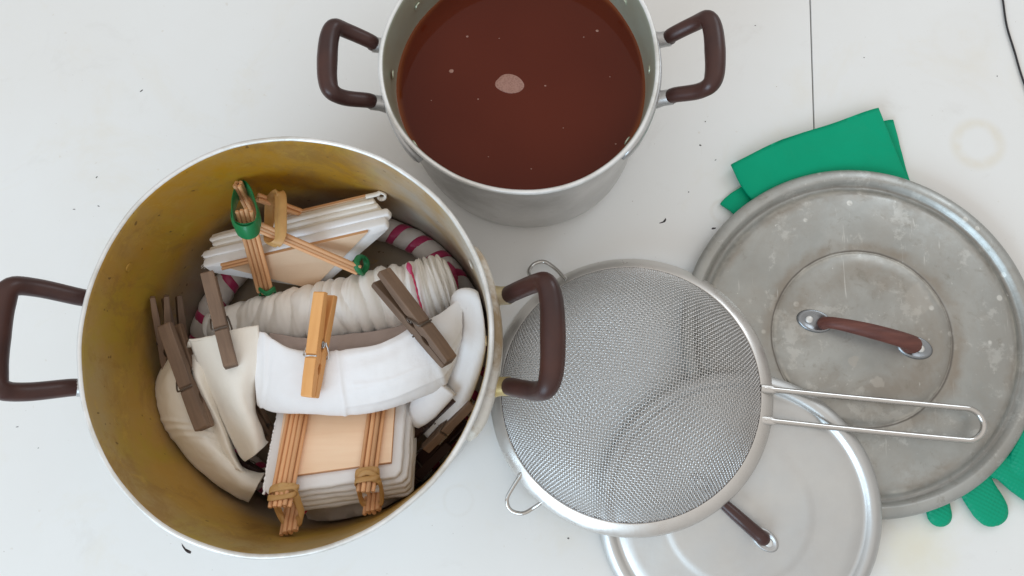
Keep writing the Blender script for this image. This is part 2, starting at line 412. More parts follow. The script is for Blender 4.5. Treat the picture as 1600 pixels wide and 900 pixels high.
def upsample(rows, kr, kc):
    A = np.array([catmull(r, kc) for r in rows])
    return np.stack([catmull(A[:, j], kr) for j in range(A.shape[1])], 1)
def patch(name, rows, m, parent, kr=8, kc=8, thick=.12, amp=.08, sc_=.6, seed=0., disp=None, px=True):
    """cloth sheet through rows of (px, py, z) points; closed solid of the given thickness"""
    rows = [[P(*q) for q in r] for r in rows] if px else rows
    G = upsample(rows, kr, kc); R_, Q = G.shape[:2]
    du = np.gradient(G, axis=0); dv = np.gradient(G, axis=1); nn = np.cross(du, dv)
    nn /= np.linalg.norm(nn, axis=2)[..., None]+1e-9
    if nn[..., 2].mean() < 0: nn = -nn
    for i in range(R_):
        for j in range(Q):
            d = amp*fbm(G[i, j], sc_, seed)
            if disp: d += disp(i/(R_-1), j/(Q-1), G[i, j])
            G[i, j] = G[i, j]+nn[i, j]*d
    V = [tuple(v) for v in G.reshape(-1, 3)]; B = [tuple(v) for v in (G-nn*thick).reshape(-1, 3)]
    Fc = grid_faces(R_, Q); K = len(V)
    Fc += [tuple(i+K for i in f[::-1]) for f in Fc]
    border = [j for j in range(Q)]+[i*Q+Q-1 for i in range(1, R_)]+[(R_-1)*Q+j for j in range(Q-2, -1, -1)]+[i*Q for i in range(R_-2, 0, -1)]
    for a, b in zip(border, border[1:]+border[:1]): Fc.append((a, b, b+K, a+K))
    return obj(name, V+B, Fc, m, parent)
def slab_geo(outline, tvec, rnd=.25, steps=6, cut=2, amp=0., seed=0., sc_=.8, cf=.82):
    """a flat slab: planar outline swept by tvec, its edges rounded"""
    O = np.asarray(outline, float)
    for _ in range(cut):
        a = O; b = np.roll(O, -1, 0); O = np.stack([a*cf+b*(1-cf), a*(1-cf)+b*cf], 1).reshape(-1, 3)
    # even out
    D = [];
    for a, b in zip(O, np.roll(O, -1, 0)):
        k_ = max(1, int(np.linalg.norm(b-a)/.5))
        for i in range(k_): D.append(a+(b-a)*i/k_)
    O = np.array(D); c = O.mean(0); tvec = np.asarray(tvec, float); rings = []
    for i in range(steps+1):
        s_ = i/steps; e = rnd*(1-math.sqrt(max(0, 1-(2*s_-1)**2)))
        dirs = O-c; L = np.linalg.norm(dirs, axis=1)[:, None]
        ring = c+dirs*(1-e/L)+tvec*s_
        if amp: ring = np.array([q+(dirs[j]/L[j])*amp*fbm(q, sc_, seed)+tvec/np.linalg.norm(tvec)*amp*.4*fbm(q, sc_, seed+3) for j, q in enumerate(ring)])
        rings.append(ring)
    n_ = len(O); V = [tuple(v) for r in rings for v in r]
    Fc = [(i*n_+j, i*n_+(j+1) % n_, (i+1)*n_+(j+1) % n_, (i+1)*n_+j) for i in range(steps) for j in range(n_)]
    for base in (0, steps*n_):
        prev = base; cc = rings[0 if base == 0 else -1]; cen = cc.mean(0)
        for f_ in (.66, .33):
            nb = len(V)
            for j in range(n_): V.append(tuple(cen+(cc[j]-cen)*f_))
            Fc += [(prev+j, prev+(j+1) % n_, nb+(j+1) % n_, nb+j) for j in range(n_)]
            prev = nb
        V.append(tuple(cen)); Fc += [(prev+j, prev+(j+1) % n_, len(V)-1) for j in range(n_)]
    return V, Fc
def board(name, outline, tvec, mface, medge, parent, bw=.02):
    O = [np.asarray(o, float) for o in outline]; n_ = len(O); t = np.asarray(tvec, float)
    V = []; Fc = []; fm = []
    L = 4                                                       # ply lines: the edge is split in layers
    for k_ in range(L+1):
        for o in O: V.append(o+t*k_/L)
    for k_ in range(L):
        for j in range(n_):
            Fc.append((k_*n_+j, k_*n_+(j+1) % n_, (k_+1)*n_+(j+1) % n_, (k_+1)*n_+j)); fm.append(1 if k_ in (1, 3) else 2)
    Fc.append(tuple(range(n_))[::-1]); fm.append(0); Fc.append(tuple(L*n_+j for j in range(n_))); fm.append(0)
    o = obj(name, V, Fc, [mface, medge, BAMBOO], parent, smooth=False, fm=fm)
    return bevel(o, bw, 1, 60)
# unit stick shared by every chopstick: 1 long in x, radius 1
def _unit():
    V = []; seg = 10
    prof = [(0, .0), (0, .84), (.008, 1), (.992, 1), (1, .84), (1, 0)]
    for x, r in prof:
        for j in range(seg):
            a = 2*math.pi*j/seg; V.append((x, r*math.cos(a), r*math.sin(a)))
    Fc = [(i*seg+j, i*seg+(j+1) % seg, (i+1)*seg+(j+1) % seg, (i+1)*seg+j) for i in range(1, len(prof)-2) for j in range(seg)]
    Fc += [tuple(seg+j for j in range(seg))[::-1], tuple((len(prof)-2)*seg+j for j in range(seg))]
    return V, Fc
_u = _unit(); STICK = bpy.data.meshes.new('chopstick')
STICK.from_pydata(_u[0], [], _u[1]); STICK.materials.append(BAMBOO)
for p_ in STICK.polygons: p_.use_smooth = len(p_.vertices) == 4
def stick(a, b, r, parent, name='chopstick'):
    a = Vector(a)*S; b = Vector(b)*S; d = b-a
    o = bpy.data.objects.new(name, STICK); C.objects.link(o)
    q = d.to_track_quat('X', 'Z'); o.parent = parent
    Mw = Matrix.Translation(a) @ q.to_matrix().to_4x4() @ Matrix.Rotation(random.uniform(0, 1), 4, 'X') @ Matrix.Diagonal((d.length, r*S, r*S, 1))
    o.matrix_basis = parent.matrix_basis.inverted() @ Mw
    return o
def stick_bundle(A, B, n_, r, parent, side=None, nrm=(0, 0, 1), jit=.35, rows=1):
    A = np.array(A, float); B = np.array(B, float); d = B-A; d /= np.linalg.norm(d)
    s_ = np.cross(d, nrm) if side is None else np.array(side, float); s_ /= np.linalg.norm(s_); nn = np.cross(s_, d)
    for i in range(n_):
        row = i % rows; k_ = i//rows
        off = s_*((k_-(n_/rows-1)/2)*2*r*1.02)+nn*row*2*r
        j1, j2 = random.uniform(-jit, jit), random.uniform(-jit, jit)
        stick(A+off+d*j1, B+off+d*j2, r, parent)
def band_loop(name, centre, ax1, ax2, r1, r2, w_dir, width, m, parent, thick=.07, tw=0., seg=40, power=2.6, arc=(0, 2*math.pi)):
    """flat elastic loop round a bundle: super-ellipse in plane ax1/ax2, band width along w_dir"""
    c = np.array(centre, float); a1 = np.array(ax1, float); a1 /= np.linalg.norm(a1); a2 = np.array(ax2, float); a2 /= np.linalg.norm(a2)
    wd = np.array(w_dir, float); wd /= np.linalg.norm(wd)
    full = abs(arc[1]-arc[0]-2*math.pi) < 1e-3
    V = []; 
    K = seg if full else seg+1
    for i in range(K):
        a = arc[0]+(arc[1]-arc[0])*i/seg; ca, sa = math.cos(a), math.sin(a)
        f = (abs(ca)**power+abs(sa)**power)**(-1/power)
        q = c+a1*r1*ca*f+a2*r2*sa*f; out = (a1*ca*r2+a2*sa*r1); out /= np.linalg.norm(out)
        q = q+wd*tw*math.sin(a)
        hw = width/2*(1+.12*math.sin(3*a+c[0]))
        for k_, (x, y) in enumerate(((-1, 0), (-.9, 1), (0, 1.25), (.9, 1), (1, 0), (.9, -.2), (-.9, -.2))):
            V.append(q+wd*x*hw+out*y*thick)
    n_ = 7; Fc = [(i*n_+j, i*n_+(j+1) % n_, ((i+1) % K)*n_+(j+1) % n_, ((i+1) % K)*n_+j) for i in range(K if full else K-1) for j in range(n_)]
    return obj(name, V, Fc, m, parent)
def copy_tree(o, parent=None):
    c = o.copy(); C.objects.link(c)
    if parent is not None: c.parent = parent
    for ch in [x for x in bpy.data.objects if x.parent == o]: copy_tree(ch, c)
    return c

# ================================================================== SETTING: the painted table
tb = props(bpy.data.objects.new('table', None), kind='structure'); C.objects.link(tb)
s0, s1 = P(1266, 0, 0), P(1272, 195, 0); sd = (s1-s0)/np.linalg.norm(s1-s0)
sx = lambda y: s0[0]+(y-s0[1])*(s1[0]-s0[0])/(s1[1]-s0[1])
def tab(x00, x01, x10, x11, y0, y1, z0=-2., z1=0.):
    V = [(x00, y0, z0), (x01, y0, z0), (x11, y1, z0), (x10, y1, z0), (x00, y0, z1), (x01, y0, z1), (x11, y1, z1), (x10, y1, z1)]
    return V, [(0, 3, 2, 1), (4, 5, 6, 7), (0, 1, 5, 4), (1, 2, 6, 5), (2, 3, 7, 6), (3, 0, 4, 7)]
Y0, Y1 = -70, 110
for a in (tab(-150, sx(Y0)-.06, -150, sx(Y1)-.06, Y0, Y1), tab(sx(Y0)+.06, 150, sx(Y1)+.06, 150, Y0, Y1)):
    b = obj('board', a[0], a[1], TABLE, tb, smooth=False); bevel(b, .05, 2)
v, f = tab(-120, 120, -120, 120, -60, 100, -4.2, -2.05); obj('dark_backing', v, f, SEAM, tb, smooth=False)  # dark slab added under the boards so the seam gap reads as shade
# chipped paint flecks on the table
for (x, y, L, ang, w) in ((290, 857, 1.15, -40, .22), (1036, 346, .75, 35, .13), (1115, 357, .42, 10, .16), (221, 142, .35, 40, .12), (151, 277, .22, 50, .1),
                          (116, 327, .25, 0, .08), (154, 322, .2, -20, .08), (1094, 227, .22, -20, .13), (1102, 190, .12, 0, .12), (888, 841, .14, 0, .14),
                          (1350, 90, .1, 0, .1), (1558, 119, .1, 0, .12), (27, 667, .28, 10, .06), (1118, 250, .2, 30, .06), (1076, 300, .12, 0, .1), (60, 700, .14, 20, .06), (700, 40-30, .1, 0, .08), (1180, 40, .14, 0, .08)):
    c = P(x, y, 0); a0 = math.radians(ang); u = np.array([math.cos(a0), math.sin(a0), 0]); w_ = np.array([-u[1], u[0], 0])
    K = 14; V = []
    for i in range(K):
        a = 2*math.pi*i/K; k_ = 1+.45*nz3((math.cos(a)*1.5+x, math.sin(a)*1.5, 0), 1.)
        pinch = .55+.45*abs(math.cos(a)) if L > .6 else 1
        V.append(c+u*math.cos(a)*L/2*k_+w_*(math.sin(a)*w/2*k_*pinch+(.1*math.sin(a*2+1) if L > .6 else 0))+np.array([0, 0, .012]))
    V.append(c+np.array([0, 0, .02]))
    obj('paint_chip', V, [(i, (i+1) % K, K) for i in range(K)], FLECK, tb)

# ================================================================== POTS
X1, Y1p, H1, R1 = -17.48, 5.705, 16.08, 14.0
X2, Y2p, H2, R2 = -1.834, 26.516, 13.044, 10.40
def pot_profile(R, h, base, rim_w=.32):
    o = [(0, 0), (base-1.2, 0), (base-.5, .12), (base-.12, .5), (base, 1.2)]
    o += [(base+(R-.28-base)*t, 1.2+(h-1.9)*t) for t in (.2, .4, .6, .8, 1.)]
    o += [(R-.10, h-.5), (R, h-.3), (R+.01, h-.14), (R-.07, h-.03), (R-.16, h), (R-rim_w+.06, h-.03), (R-rim_w-.02, h-.12)]
    i = [(R-rim_w-.10, h-.4)]
    b2 = base-.28
    i += [(R-rim_w-.14-(R-rim_w-.14-b2)*t, h-.8-(h-2.2)*t) for t in (.15, .3, .45, .6, .75, .9, 1.)]
    i += [(b2-.08, 1.0), (b2-.3, .62), (b2-.7, .42), (b2-1.3, .36), (b2-3.5, .35), (b2-7, .35), (0, .35)]
    return o, i
def build_pot(name, X, Y, Hh, R, base, mo, mi, label, warp, hand):
    r = root(name, (X, Y, 0), label, 'pot')
    o, i = pot_profile(R, Hh, base); prof = o+i
    V, Fc = lathe_geo(prof, 128, warp)
    def wob(v):
        rr = math.hypot(v[0], v[1])
        if rr > 5:
            k_ = 1+.004*nz3(v, .35, X); return (v[0]*k_, v[1]*k_, v[2]+(.05*nz3(v, .25, 4) if v[2] > Hh-1.5 else 0))
        return v
    V = [wob(v) for v in V]
    fm = []
    for _ in range(128):
        for k_ in range(len(prof)-1):
            fm.append(1 if k_ >= len(o)-1 else (2 if k_ >= len(o)-7 else 0))
    nfm = []; V2, F2 = [], []
    key = {}; mp = []
    for v in V:
        q = (round(v[0], 4), round(v[1], 4), round(v[2], 4))
        if q not in key: key[q] = len(V2); V2.append(v)
        mp.append(key[q])
    for f, mi_ in zip(Fc, fm):
        g = []
        for q in f:
            if mp[q] not in g: g.append(mp[q])
        if len(g) > 2: F2.append(tuple(g)); nfm.append(mi_)
    obj('body', V2, F2, [mo, mi, RIM], r, fm=nfm, local=True)
    for sgn in (-1, 1):
        hand(r, sgn)
    return r
def handle(r, sgn, R, hs, zs, out, zt, hsp, rg, sleeve_m, strap_m, ang, grip_m):
    """two sleeves on a riveted strap, a moulded grip bowed up and outwards"""
    T = lambda p: (p[0]*sgn, p[1], p[2])
    hd = obj('handle', *tube_geo([T(p) for p in catmull([(R+1.08, hs, zs+.30), (R+out*.33, hs*1.02, zs+.75), (R+out*.72, hs*1.13, zs+(zt-zs)*.66), (R+out*.92, hs*1.08, zt-.10),
        (R+out*1.01, hs*.70, zt), (R+out*1.03, 0, zt+.05), (R+out*1.01, -hs*.70, zt), (R+out*.92, -hs*1.08, zt-.10), (R+out*.72, -hs*1.13, zs+(zt-zs)*.66), (R+out*.33, -hs*1.02, zs+.75), (R+1.08, -hs, zs+.30)], 6)],
        np.interp(np.linspace(0, 1, 61), [0, .06, .25, .38, .5, .62, .75, .94, 1], [rg*.92, rg*.93, rg*.98, rg*1.18, rg*1.27, rg*1.18, rg*.98, rg*.93, rg*.92]), 18), grip_m, r, local=True)
    hd.name = 'grip'; sharp(hd, 50)
    for s_ in (-1, 1):
        tube('sleeve', [T(p) for p in ((R-.05, s_*hs, zs-.08), (R+.5, s_*hs, zs+.10), (R+1.16, s_*hs, zs+.34))], [rg*1.2, rg*.99, rg*.99], sleeve_m, r, 16, local=True)
    # strap along the wall
    a = np.linspace(-ang, ang, 29)
    Vs = []
    sec = [(-.5, -.75), (.0, -.95), (.14, -.7), (.16, 0), (.14, .7), (.0, .95), (-.5, .75)]
    rows = []
    for t in a:
        e = max(0, (abs(t)/ang-.80)/.2); hgt = math.sqrt(max(.0, 1-e*e))*.97+.03
        for (dr, dz) in sec:
            lift = (.42 if R > 12 else .2)*(1-e)**.5; rr = R+.10+lift+dr*.8 if dr > -.4 else R-.22+lift*.5
            rows.append(T((rr*math.cos(t), rr*math.sin(t), zs+dz*hgt*rg*1.5)))
    Q = len(sec); Fc = grid_faces(len(a), Q)
    Fc += [tuple(range(Q)), tuple((len(a)-1)*Q+j for j in range(Q))]
    obj('strap', rows, Fc, strap_m, r, local=True)
    for t in (-ang*.82, ang*.82, ):
        rv = [( (R+.15)*math.cos(t), (R+.15)*math.sin(t), zs), ((R+.34)*math.cos(t), (R+.34)*math.sin(t), zs)]
        tube('rivet', [T(q) for q in catmull(rv, 4)], [.34, .34, .32, .26, .1], ALU, r, 12, local=True)
        # the flat head of the same rivet shows inside as a faint disc
    for t in ((-ang*.82, 0, ang*.82)):
        ri = R-.50
        rv = [((ri+.06)*math.cos(t), (ri+.06)*math.sin(t), zs), ((ri-.03)*math.cos(t), (ri-.03)*math.sin(t), zs)]
        tube('rivet_head', [T(q) for q in rv], [.36, .33], STAIN if R > 12 else DULL, r, 20, local=True)
w1 = lambda a: 1+(-.016-.028*math.cos(2*a)-.013*math.sin(2*a)+.125*math.cos(3*a)+.059*math.sin(3*a))/14
w2 = lambda a: 1+(-.015-.01*math.cos(2*a)-.065*math.sin(2*a)-.114*math.cos(3*a)-.07*math.sin(3*a))/10.4
big = build_pot('cooking_pot', X1, Y1p, H1, R1, 13.1, ALUPOT, STAIN, 'large aluminium pot stained mustard inside, packed with tied cloth and clothespins', w1,
    lambda r, s_: handle(r, s_, R1-.18, 3.12, H1-2.9, 3.95 if s_ > 0 else 4.75, H1+.75, 0, .66, BRASSY if s_ > 0 else ALU, GRIME if s_ > 0 else ALU, math.radians(29), BAK))
dyepot = build_pot('cooking_pot', X2, Y2p, H2, R2, 9.75, ALUPOT, DULL, 'smaller aluminium pot full of red-brown dye, at the top behind the others', w2,
    lambda r, s_: handle(r, s_, R2-.18, 2.35, H2-2.3, 3.75, H2+.55, 0, .60, ALU, ALU, math.radians(43), BAK))
# dye
ZL = 8.9; RL = 9.82
dr = root('dye_bath', (X2, Y2p, ZL), 'dark red-brown dye liquid filling the smaller pot', 'dye liquid')
prof = [(0, 0), (3, 0), (6, 0), (9, 0), (RL-.25, .0), (RL-.1, .01), (RL, .07)]
V, Fc = fix_axis(*lathe_geo(prof, 96, w2)); Vb, Fb = fix_axis(*lathe_geo([(RL, .06), (RL-.03, -.5), (0, -.5)], 96, w2))
obj('liquid', *merge((V, Fc), (Vb, Fb)), DYE, dr, local=True)
def blob(name, px, py, z, ra, rb, ang, m, parent, hgt=.05, seed=1.):
    c = P(px, py, z); K = 40; V = []; a0 = math.radians(ang)
    for s_, hz in ((1, 0), (.93, hgt), (.5, hgt*1.3)):
        for i in range(K):
            a = 2*math.pi*i/K; k_ = 1+.16*nz3((math.cos(a), math.sin(a), seed), .9)+.05*math.cos(a)
            x, y = ra*k_*s_*math.cos(a), rb*k_*s_*math.sin(a)
            V.append(c+np.array([x*math.cos(a0)-y*math.sin(a0), x*math.sin(a0)+y*math.cos(a0), hz]))
    V.append(c+np.array([0, 0, hgt*1.35]))
    Fc = [(r_*K+i, r_*K+(i+1) % K, (r_+1)*K+(i+1) % K, (r_+1)*K+i) for r_ in range(2) for i in range(K)]+[(2*K+i, 2*K+(i+1) % K, 3*K) for i in range(K)]
    return obj(name, V, Fc, m, parent)
blob('foam_patch', 796, 131, ZL, 1.15, .80, -12, FOAM, dr, .035)
for (x, y, q) in ((705, 111, .19), (933, 48, .12), (852, 134, .08), (730, 57, .1), (747, 155, .07), (830, 264, .06), (912, 58, .06), (763, 245, .05), (674, 157, .05), (953, 120, .05), (962, 225, .07), (780, 60, .05), (880, 200, .05)):
    blob('foam_patch', x, y, ZL, q, q*.8, 0, FOAM, dr, .02, x)

# ================================================================== LIDS
def make_lid(name, c, R, prof, m, label, tilt=(0, 0), knob=None, zk=0., grip_m=BAK):
    nrm = Vector((-tilt[0], -tilt[1], 1)).normalized()
    q = Vector((0, 0, 1)).rotation_difference(nrm)
    mw = Matrix.Translation(Vector(c)*S) @ q.to_matrix().to_4x4()
    r = root(name, None, label, 'lid', mw=mw)
    under = [(p_[0], p_[1]-.12) for p_ in prof[1:]][::-1]
    V, Fc = fix_axis(*lathe_geo(prof+[(R+.02, .12), (R-.08, -.02), (R-.2, .0)]+under[1:]+[(0, prof[0][1]-.12)], 160, lambda a: 1+.0025*math.sin(2*a+1)+.0015*math.sin(5*a)))
    V = [(v[0], v[1], v[2]+.03*nz3(v, .22, R)) for v in V]
    obj('body', V, Fc, m, r, local=True)
    Mi = np.array(mw.inverted())
    tl = lambda p_: (np.asarray(p_, float)*S) @ Mi[:3, :3].T/S+Mi[:3, 3]/S
    A, B = (tl(P(*knob[0])), tl(P(*knob[1])))
    A[2] = B[2] = zk
    d = (B-A)/np.linalg.norm(B-A); s_ = np.array([-d[1], d[0], 0]); up = np.array([0, 0, 1.])
    L = np.linalg.norm(B-A)
    for e, sg in ((A, 1), (B, -1)):
        # oval mounting plate with a raised rim, elongated along the grip
        K = 32; V = []; prof2 = [(1.10, -.12), (1.04, .10), (.94, .24), (.80, .22), (.62, .12), (.35, .10), (0, .11)]
        for f_, z in prof2:
            for i in range(K):
                a = 2*math.pi*i/K; V.append(e+d*(1.38*knob[2]*f_*math.cos(a))+s_*(.88*knob[2]*f_*math.sin(a))+up*z)
        Fc = [(j*K+i, j*K+(i+1) % K, (j+1)*K+(i+1) % K, (j+1)*K+i) for j in range(6) for i in range(K)]
        V2, F2 = fix_axis(V, Fc); pl = obj('mounting_plate', V2, F2, PLATE if R > 12 else ALU, r, local=True)
        q_ = e-d*sg*.45*knob[2]
        tube('rivet', [q_+up*.05, q_+up*.17, q_+up*.23, q_+up*.25], [.32, .31, .24, .05], RIM, pl, 16, local=True)
    kh = 1. if R > 12 else .72
    A2, B2 = A+d*.75*knob[2], B-d*.55*knob[2]; L2 = np.linalg.norm(B2-A2)
    path = catmull([A2+up*.05-s_*.0, A2+up*.7+d*.0, A2+d*L2*.10+up*1.35*kh, A2+d*L2*.32+up*1.75*kh, A2+d*L2*.6+up*1.85*kh, A2+d*L2*.86+up*1.6*kh, A2+d*L2*1.0+up*1.0, B2+up*.1], 6)
    nn = len(path); rad = np.interp(np.linspace(0, 1, nn), [0, .12, .3, .5, .72, .9, 1], np.array([.56, .48, .50, .60, .64, .68, .66])*knob[2])
    tube('grip', path, rad, grip_m, r, 14, local=True)
    return r
big_prof = [(0, 1.02), (3, 1.0), (6, .93), (6.95, .90), (7.08, .80), (7.16, .76), (7.26, .82), (7.4, .88), (10, .74), (12.0, .56), (12.35, .48), (12.6, .22), (12.85, .06), (13.02, .04), (13.2, .22), (13.42, .56), (13.62, .62), (14.15, .44), (14.38, .32), (14.44, .2)]
lid1 = make_lid('pot_lid', (25.62, 7.0, 1.22), 14.38, big_prof, LIDBIG, 'large dull grey aluminium lid, scratched and stained, lying on green rubber gloves', (0, 0),
    ((1272, 502, 2.1), (1428, 543, 2.1), 1.0), .93, BAKRED)
sm_prof = [(0, .75), (3, .74), (5.2, .72), (5.6, .70), (5.8, .64), (6.1, .62), (8.5, .55), (9.2, .50), (9.5, .38), (9.7, .36), (9.85, .46), (10.0, .60), (10.25, .70), (10.55, .62), (10.85, .40), (11.0, .28), (11.05, .16)]
lid2 = make_lid('pot_lid', (15.03, -6.71, 1.32), 11.05, sm_prof, LIDSMALL, 'small shiny aluminium lid under the sieve, overlapping the large grey lid', (.070, .091),
    ((1099, 758, 2.), (1195, 843, 2.), .82), .72, BAK)

# ================================================================== RUBBER GLOVES
def glove(name, label, parts, cuff, group):
    r = root(name, P(1300, 300, 0)*[1, 1, 0], label, 'glove', group)
    # hand: flattened tubes joined by a voxel remesh into one continuous skin
    geos = []
    for pts, rad, fl in parts:
        path = catmull([P(*q) for q in pts], 5); nn = len(path)
        rr = np.interp(np.linspace(0, 1, nn), np.linspace(0, 1, len(rad)), rad)
        if len(pts) > 3 or rad[-1] < .8:                     # round the fingertip off
            path = catmull(path, 4); nn = len(path); rr = np.interp(np.linspace(0, 1, nn), np.linspace(0, 1, len(rad)), list(rad[:-1])+[rad[-2]*.93])
            ds = np.concatenate([[0], np.cumsum(np.linalg.norm(np.diff(path[::-1], axis=0), axis=1))])[::-1]; r0 = rad[-2]*.93
            rr = np.minimum(rr, np.sqrt(np.maximum(.0004, r0*r0-np.maximum(0, r0-ds)**2)))
        v, f = tube_geo(path, rr, 20, up=(0.01, 0, 1), flat=(1, fl)); geos.append((v, f))
    v, f = merge(*geos); h = obj('hand', v, f, GRIP, r)
    md = h.modifiers.new('join', 'REMESH'); md.mode = 'VOXEL'; md.voxel_size = .0010; md.use_smooth_shade = True
    sm = h.modifiers.new('smooth', 'SMOOTH'); sm.iterations = 9; sm.factor = .6
    # cuff: a flat open sleeve, two layers joined by rounded side folds
    rows = []; K = 56
    c0 = (P(*cuff[0][0], cuff[0][2])+P(*cuff[0][1], cuff[0][2]))/2; c1_ = (P(*cuff[1][0], cuff[1][2])+P(*cuff[1][1], cuff[1][2]))/2; lenv = (c0-c1_)/np.linalg.norm(c0-c1_)
    for (lx, ly), (rx, ry), z, th in cuff:
        a, b = P(lx, ly, z), P(rx, ry, z); c = (a+b)/2; hw = (b-a)/2; ring = []
        for k_ in range(K):
            t = 2*math.pi*k_/K; ca, sa = math.cos(t), math.sin(t)
            x = math.copysign(abs(ca)**.55, ca); y = math.copysign(abs(sa)**.55, sa)
            q = c+hw*x+np.array([0, 0, th*y*(1+.25*math.sin(3*x+z*9)+(.5*max(0, -x-.6)/.4))])
            if not rows: q = q+lenv*(.30*(1-x*x)-.10*math.sin(x*5))
            ring.append(q)
        rows.append(ring)
    G = np.array([[rows[i][j] for i in range(len(rows))] for j in range(K)])
    G = np.stack([catmull(G[j], 6) for j in range(K)], 1)
    R_ = G.shape[0]; V = []; 
    for i in range(R_):
        for j in range(K): V.append(G[i, j]+np.array([0, 0, .10*fbm(G[i, j], .28, z)+.05*nz3(G[i, j], .9, 3)]))
    cen = G.mean(1); 
    for i in range(R_):
        for j in range(K):
            q = G[i, j]; V.append(q+(cen[i]-q)*[.004, .004, .12])
    Fc = [(i*K+j, i*K+(j+1) % K, (i+1)*K+(j+1) % K, (i+1)*K+j) for i in range(R_-1) for j in range(K)]
    Q = R_*K; Fc += [tuple(a+Q for a in f_[::-1]) for f_ in Fc]
    Fc += [(j, (j+1) % K, (j+1) % K+Q, j+Q) for j in range(K)]
    obj('cuff', V, Fc, RUBBER, r)
    return r
g = 'green rubber gloves under the large lid'
# upper glove: wide cuff showing above the lid, two fingertips below it
glove('rubber_glove', 'green rubber glove whose broad flat cuff shows above the large grey lid', [
    ([(1330, 380, .55), (1400, 520, .6), (1460, 660, .6), (1480, 700, .55)], [2.6, 3.2, 3.4, 3.0], .14),
    ([(1440, 690, .5), (1458, 760, .5), (1468, 805, .45), (1471, 824, .4)], [1.3, 1.28, 1.1, .55], .42),
    ([(1495, 690, .5), (1525, 760, .5), (1546, 795, .5), (1552, 824, .45)], [1.9, 2.15, 1.6, .7], .27)],
    [((1141, 256), (1374, 170), 1.0, .27), ((1160, 294), (1390, 212), .9, .26), ((1186, 330), (1418, 282), .66, .2), ((1215, 385), (1440, 350), .5, .16), ((1290, 470), (1440, 440), .5, .15)], g)
glove('rubber_glove', 'green rubber glove mostly hidden, curled fingers at the right edge below the large lid', [
    ([(1400, 380, .3), (1480, 520, .4), (1540, 640, .5), (1575, 700, .6)], [2.4, 3.0, 3.0, 2.4], .13),
    ([(1535, 700, .45), (1550, 729, .45), (1560, 747, .45)], [.9, .95, .55], .44),
    ([(1618, 640, .7), (1606, 690, .8), (1602, 730, .8), (1600, 748, .75)], [1.3, 1.75, 1.5, .6], .46),
    ([(1555, 720, .55), (1590, 752, .55), (1625, 775, .5), (1650, 785, .45)], [1.15, 1.2, 1.1, .5], .45)],
    [((1310, 205), (1395, 189), .35, .16), ((1235, 250), (1408, 235), .32, .16), ((1132, 310), (1419, 274), .30, .2), ((1152, 340), (1440, 330), .3, .2), ((1290, 470), (1500, 440), .3, .15)], g)

# ================================================================== SIEVE
CS = np.array([6.62, 2.72]); RS = 11.40; GX, GY = .099, -.122     # leans on the small lid's knob
sv = root('sieve', None, 'round wire mesh sieve upside down with long wire handle, leaning on the lids', 'sieve',
    mw=Matrix.Translation(Vector((CS[0], CS[1], 1.86))*S) @ Vector((0, 0, 1)).rotation_difference(Vector((-GX, -GY, 1)).normalized()).to_matrix().to_4x4())
band_prof = [(RS-1.12, .86), (RS-1.05, .93), (RS-.95, .92), (RS-.12, .26), (RS-.02, .15), (RS+.02, .06), (RS-.06, 0), (RS-.18, .06), (RS-.30, .30), (RS-.95, .74), (RS-1.08, .78), (RS-1.12, .86)]
V, Fc = lathe_geo(band_prof, 160, lambda a: 1+.002*math.sin(2*a)); obj('rim_band', V, Fc, STEEL, sv, local=True)
# woven mesh: every wire is real geometry
def mesh_geo():
    Rm = RS-1.08; D = 6.8; Rsph = (Rm*Rm+D*D)/(2*D); amax = math.asin(Rm/Rsph); arc = Rsph*amax*1.0
    pitch = .220; K = int(arc/pitch); rot = math.radians(-9); rw = .037
    V = []; Fc = []
    for fam in (0, 1):
        for i in range(-K, K+1):
            c = i*pitch+.01; half = math.sqrt(max(0, arc*arc-c*c))
            if half < .4: continue
            ks = int(half/pitch); pts = []
            ts = [j*pitch/2 for j in range(-2*ks-1, 2*ks+2)]
            ts = [t for t in ts if abs(t) <= half]
            for t in ts:
                j = round(t/(pitch/2))
                o = .045*math.cos(math.pi*(j/2+(i if fam == 0 else i+1)))
                u, w = (t, c) if fam == 0 else (c, t)
                ca, sa = math.cos(rot), math.sin(rot); x, y = u*ca-w*sa, u*sa+w*ca
                rr = math.hypot(x, y); th = rr/Rsph
                rs_ = Rsph+o; zz = rs_*math.cos(th)-(Rsph-D)+.86
                k_ = rs_*math.sin(th)/max(rr, 1e-6)
                pts.append((x*k_, y*k_, zz))
            pts = np.array(pts); b = len(V); t_ = np.gradient(pts, axis=0); t_ /= np.linalg.norm(t_, axis=1)[:, None]
            cen = np.array([0, 0, -(Rsph-D)]); nr = pts-cen; nr /= np.linalg.norm(nr, axis=1)[:, None]
            sd_ = np.cross(t_, nr)
            for q, s_, n_ in zip(pts, sd_, nr):
                V += [q+s_*rw, q+n_*rw, q-s_*rw, q-n_*rw]
            for k_ in range(len(pts)-1):
                for j in range(4): Fc.append((b+k_*4+j, b+k_*4+(j+1) % 4, b+(k_+1)*4+(j+1) % 4, b+(k_+1)*4+j))
    return V, Fc
V, Fc = mesh_geo()
props(obj('wire_mesh', V, Fc, WIRE, sv, local=True), kind='stuff')
V, Fc = tube_geo([((RS-1.09)*math.cos(a), (RS-1.09)*math.sin(a), .90) for a in np.linspace(0, 2*math.pi, 120, endpoint=False)], .07, 8, closed=True)
obj('inner_ring', V, Fc, mat('dark_steel', (.16, .15, .15), .4, .9), sv, local=True)
sl = lambda p_: np.array([*(np.array((sv.matrix_basis.inverted() @ (Vector(p_)*S)))/S)])
h1, h2 = P(1193, 607, 3.75), P(1193, 656, 3.75)
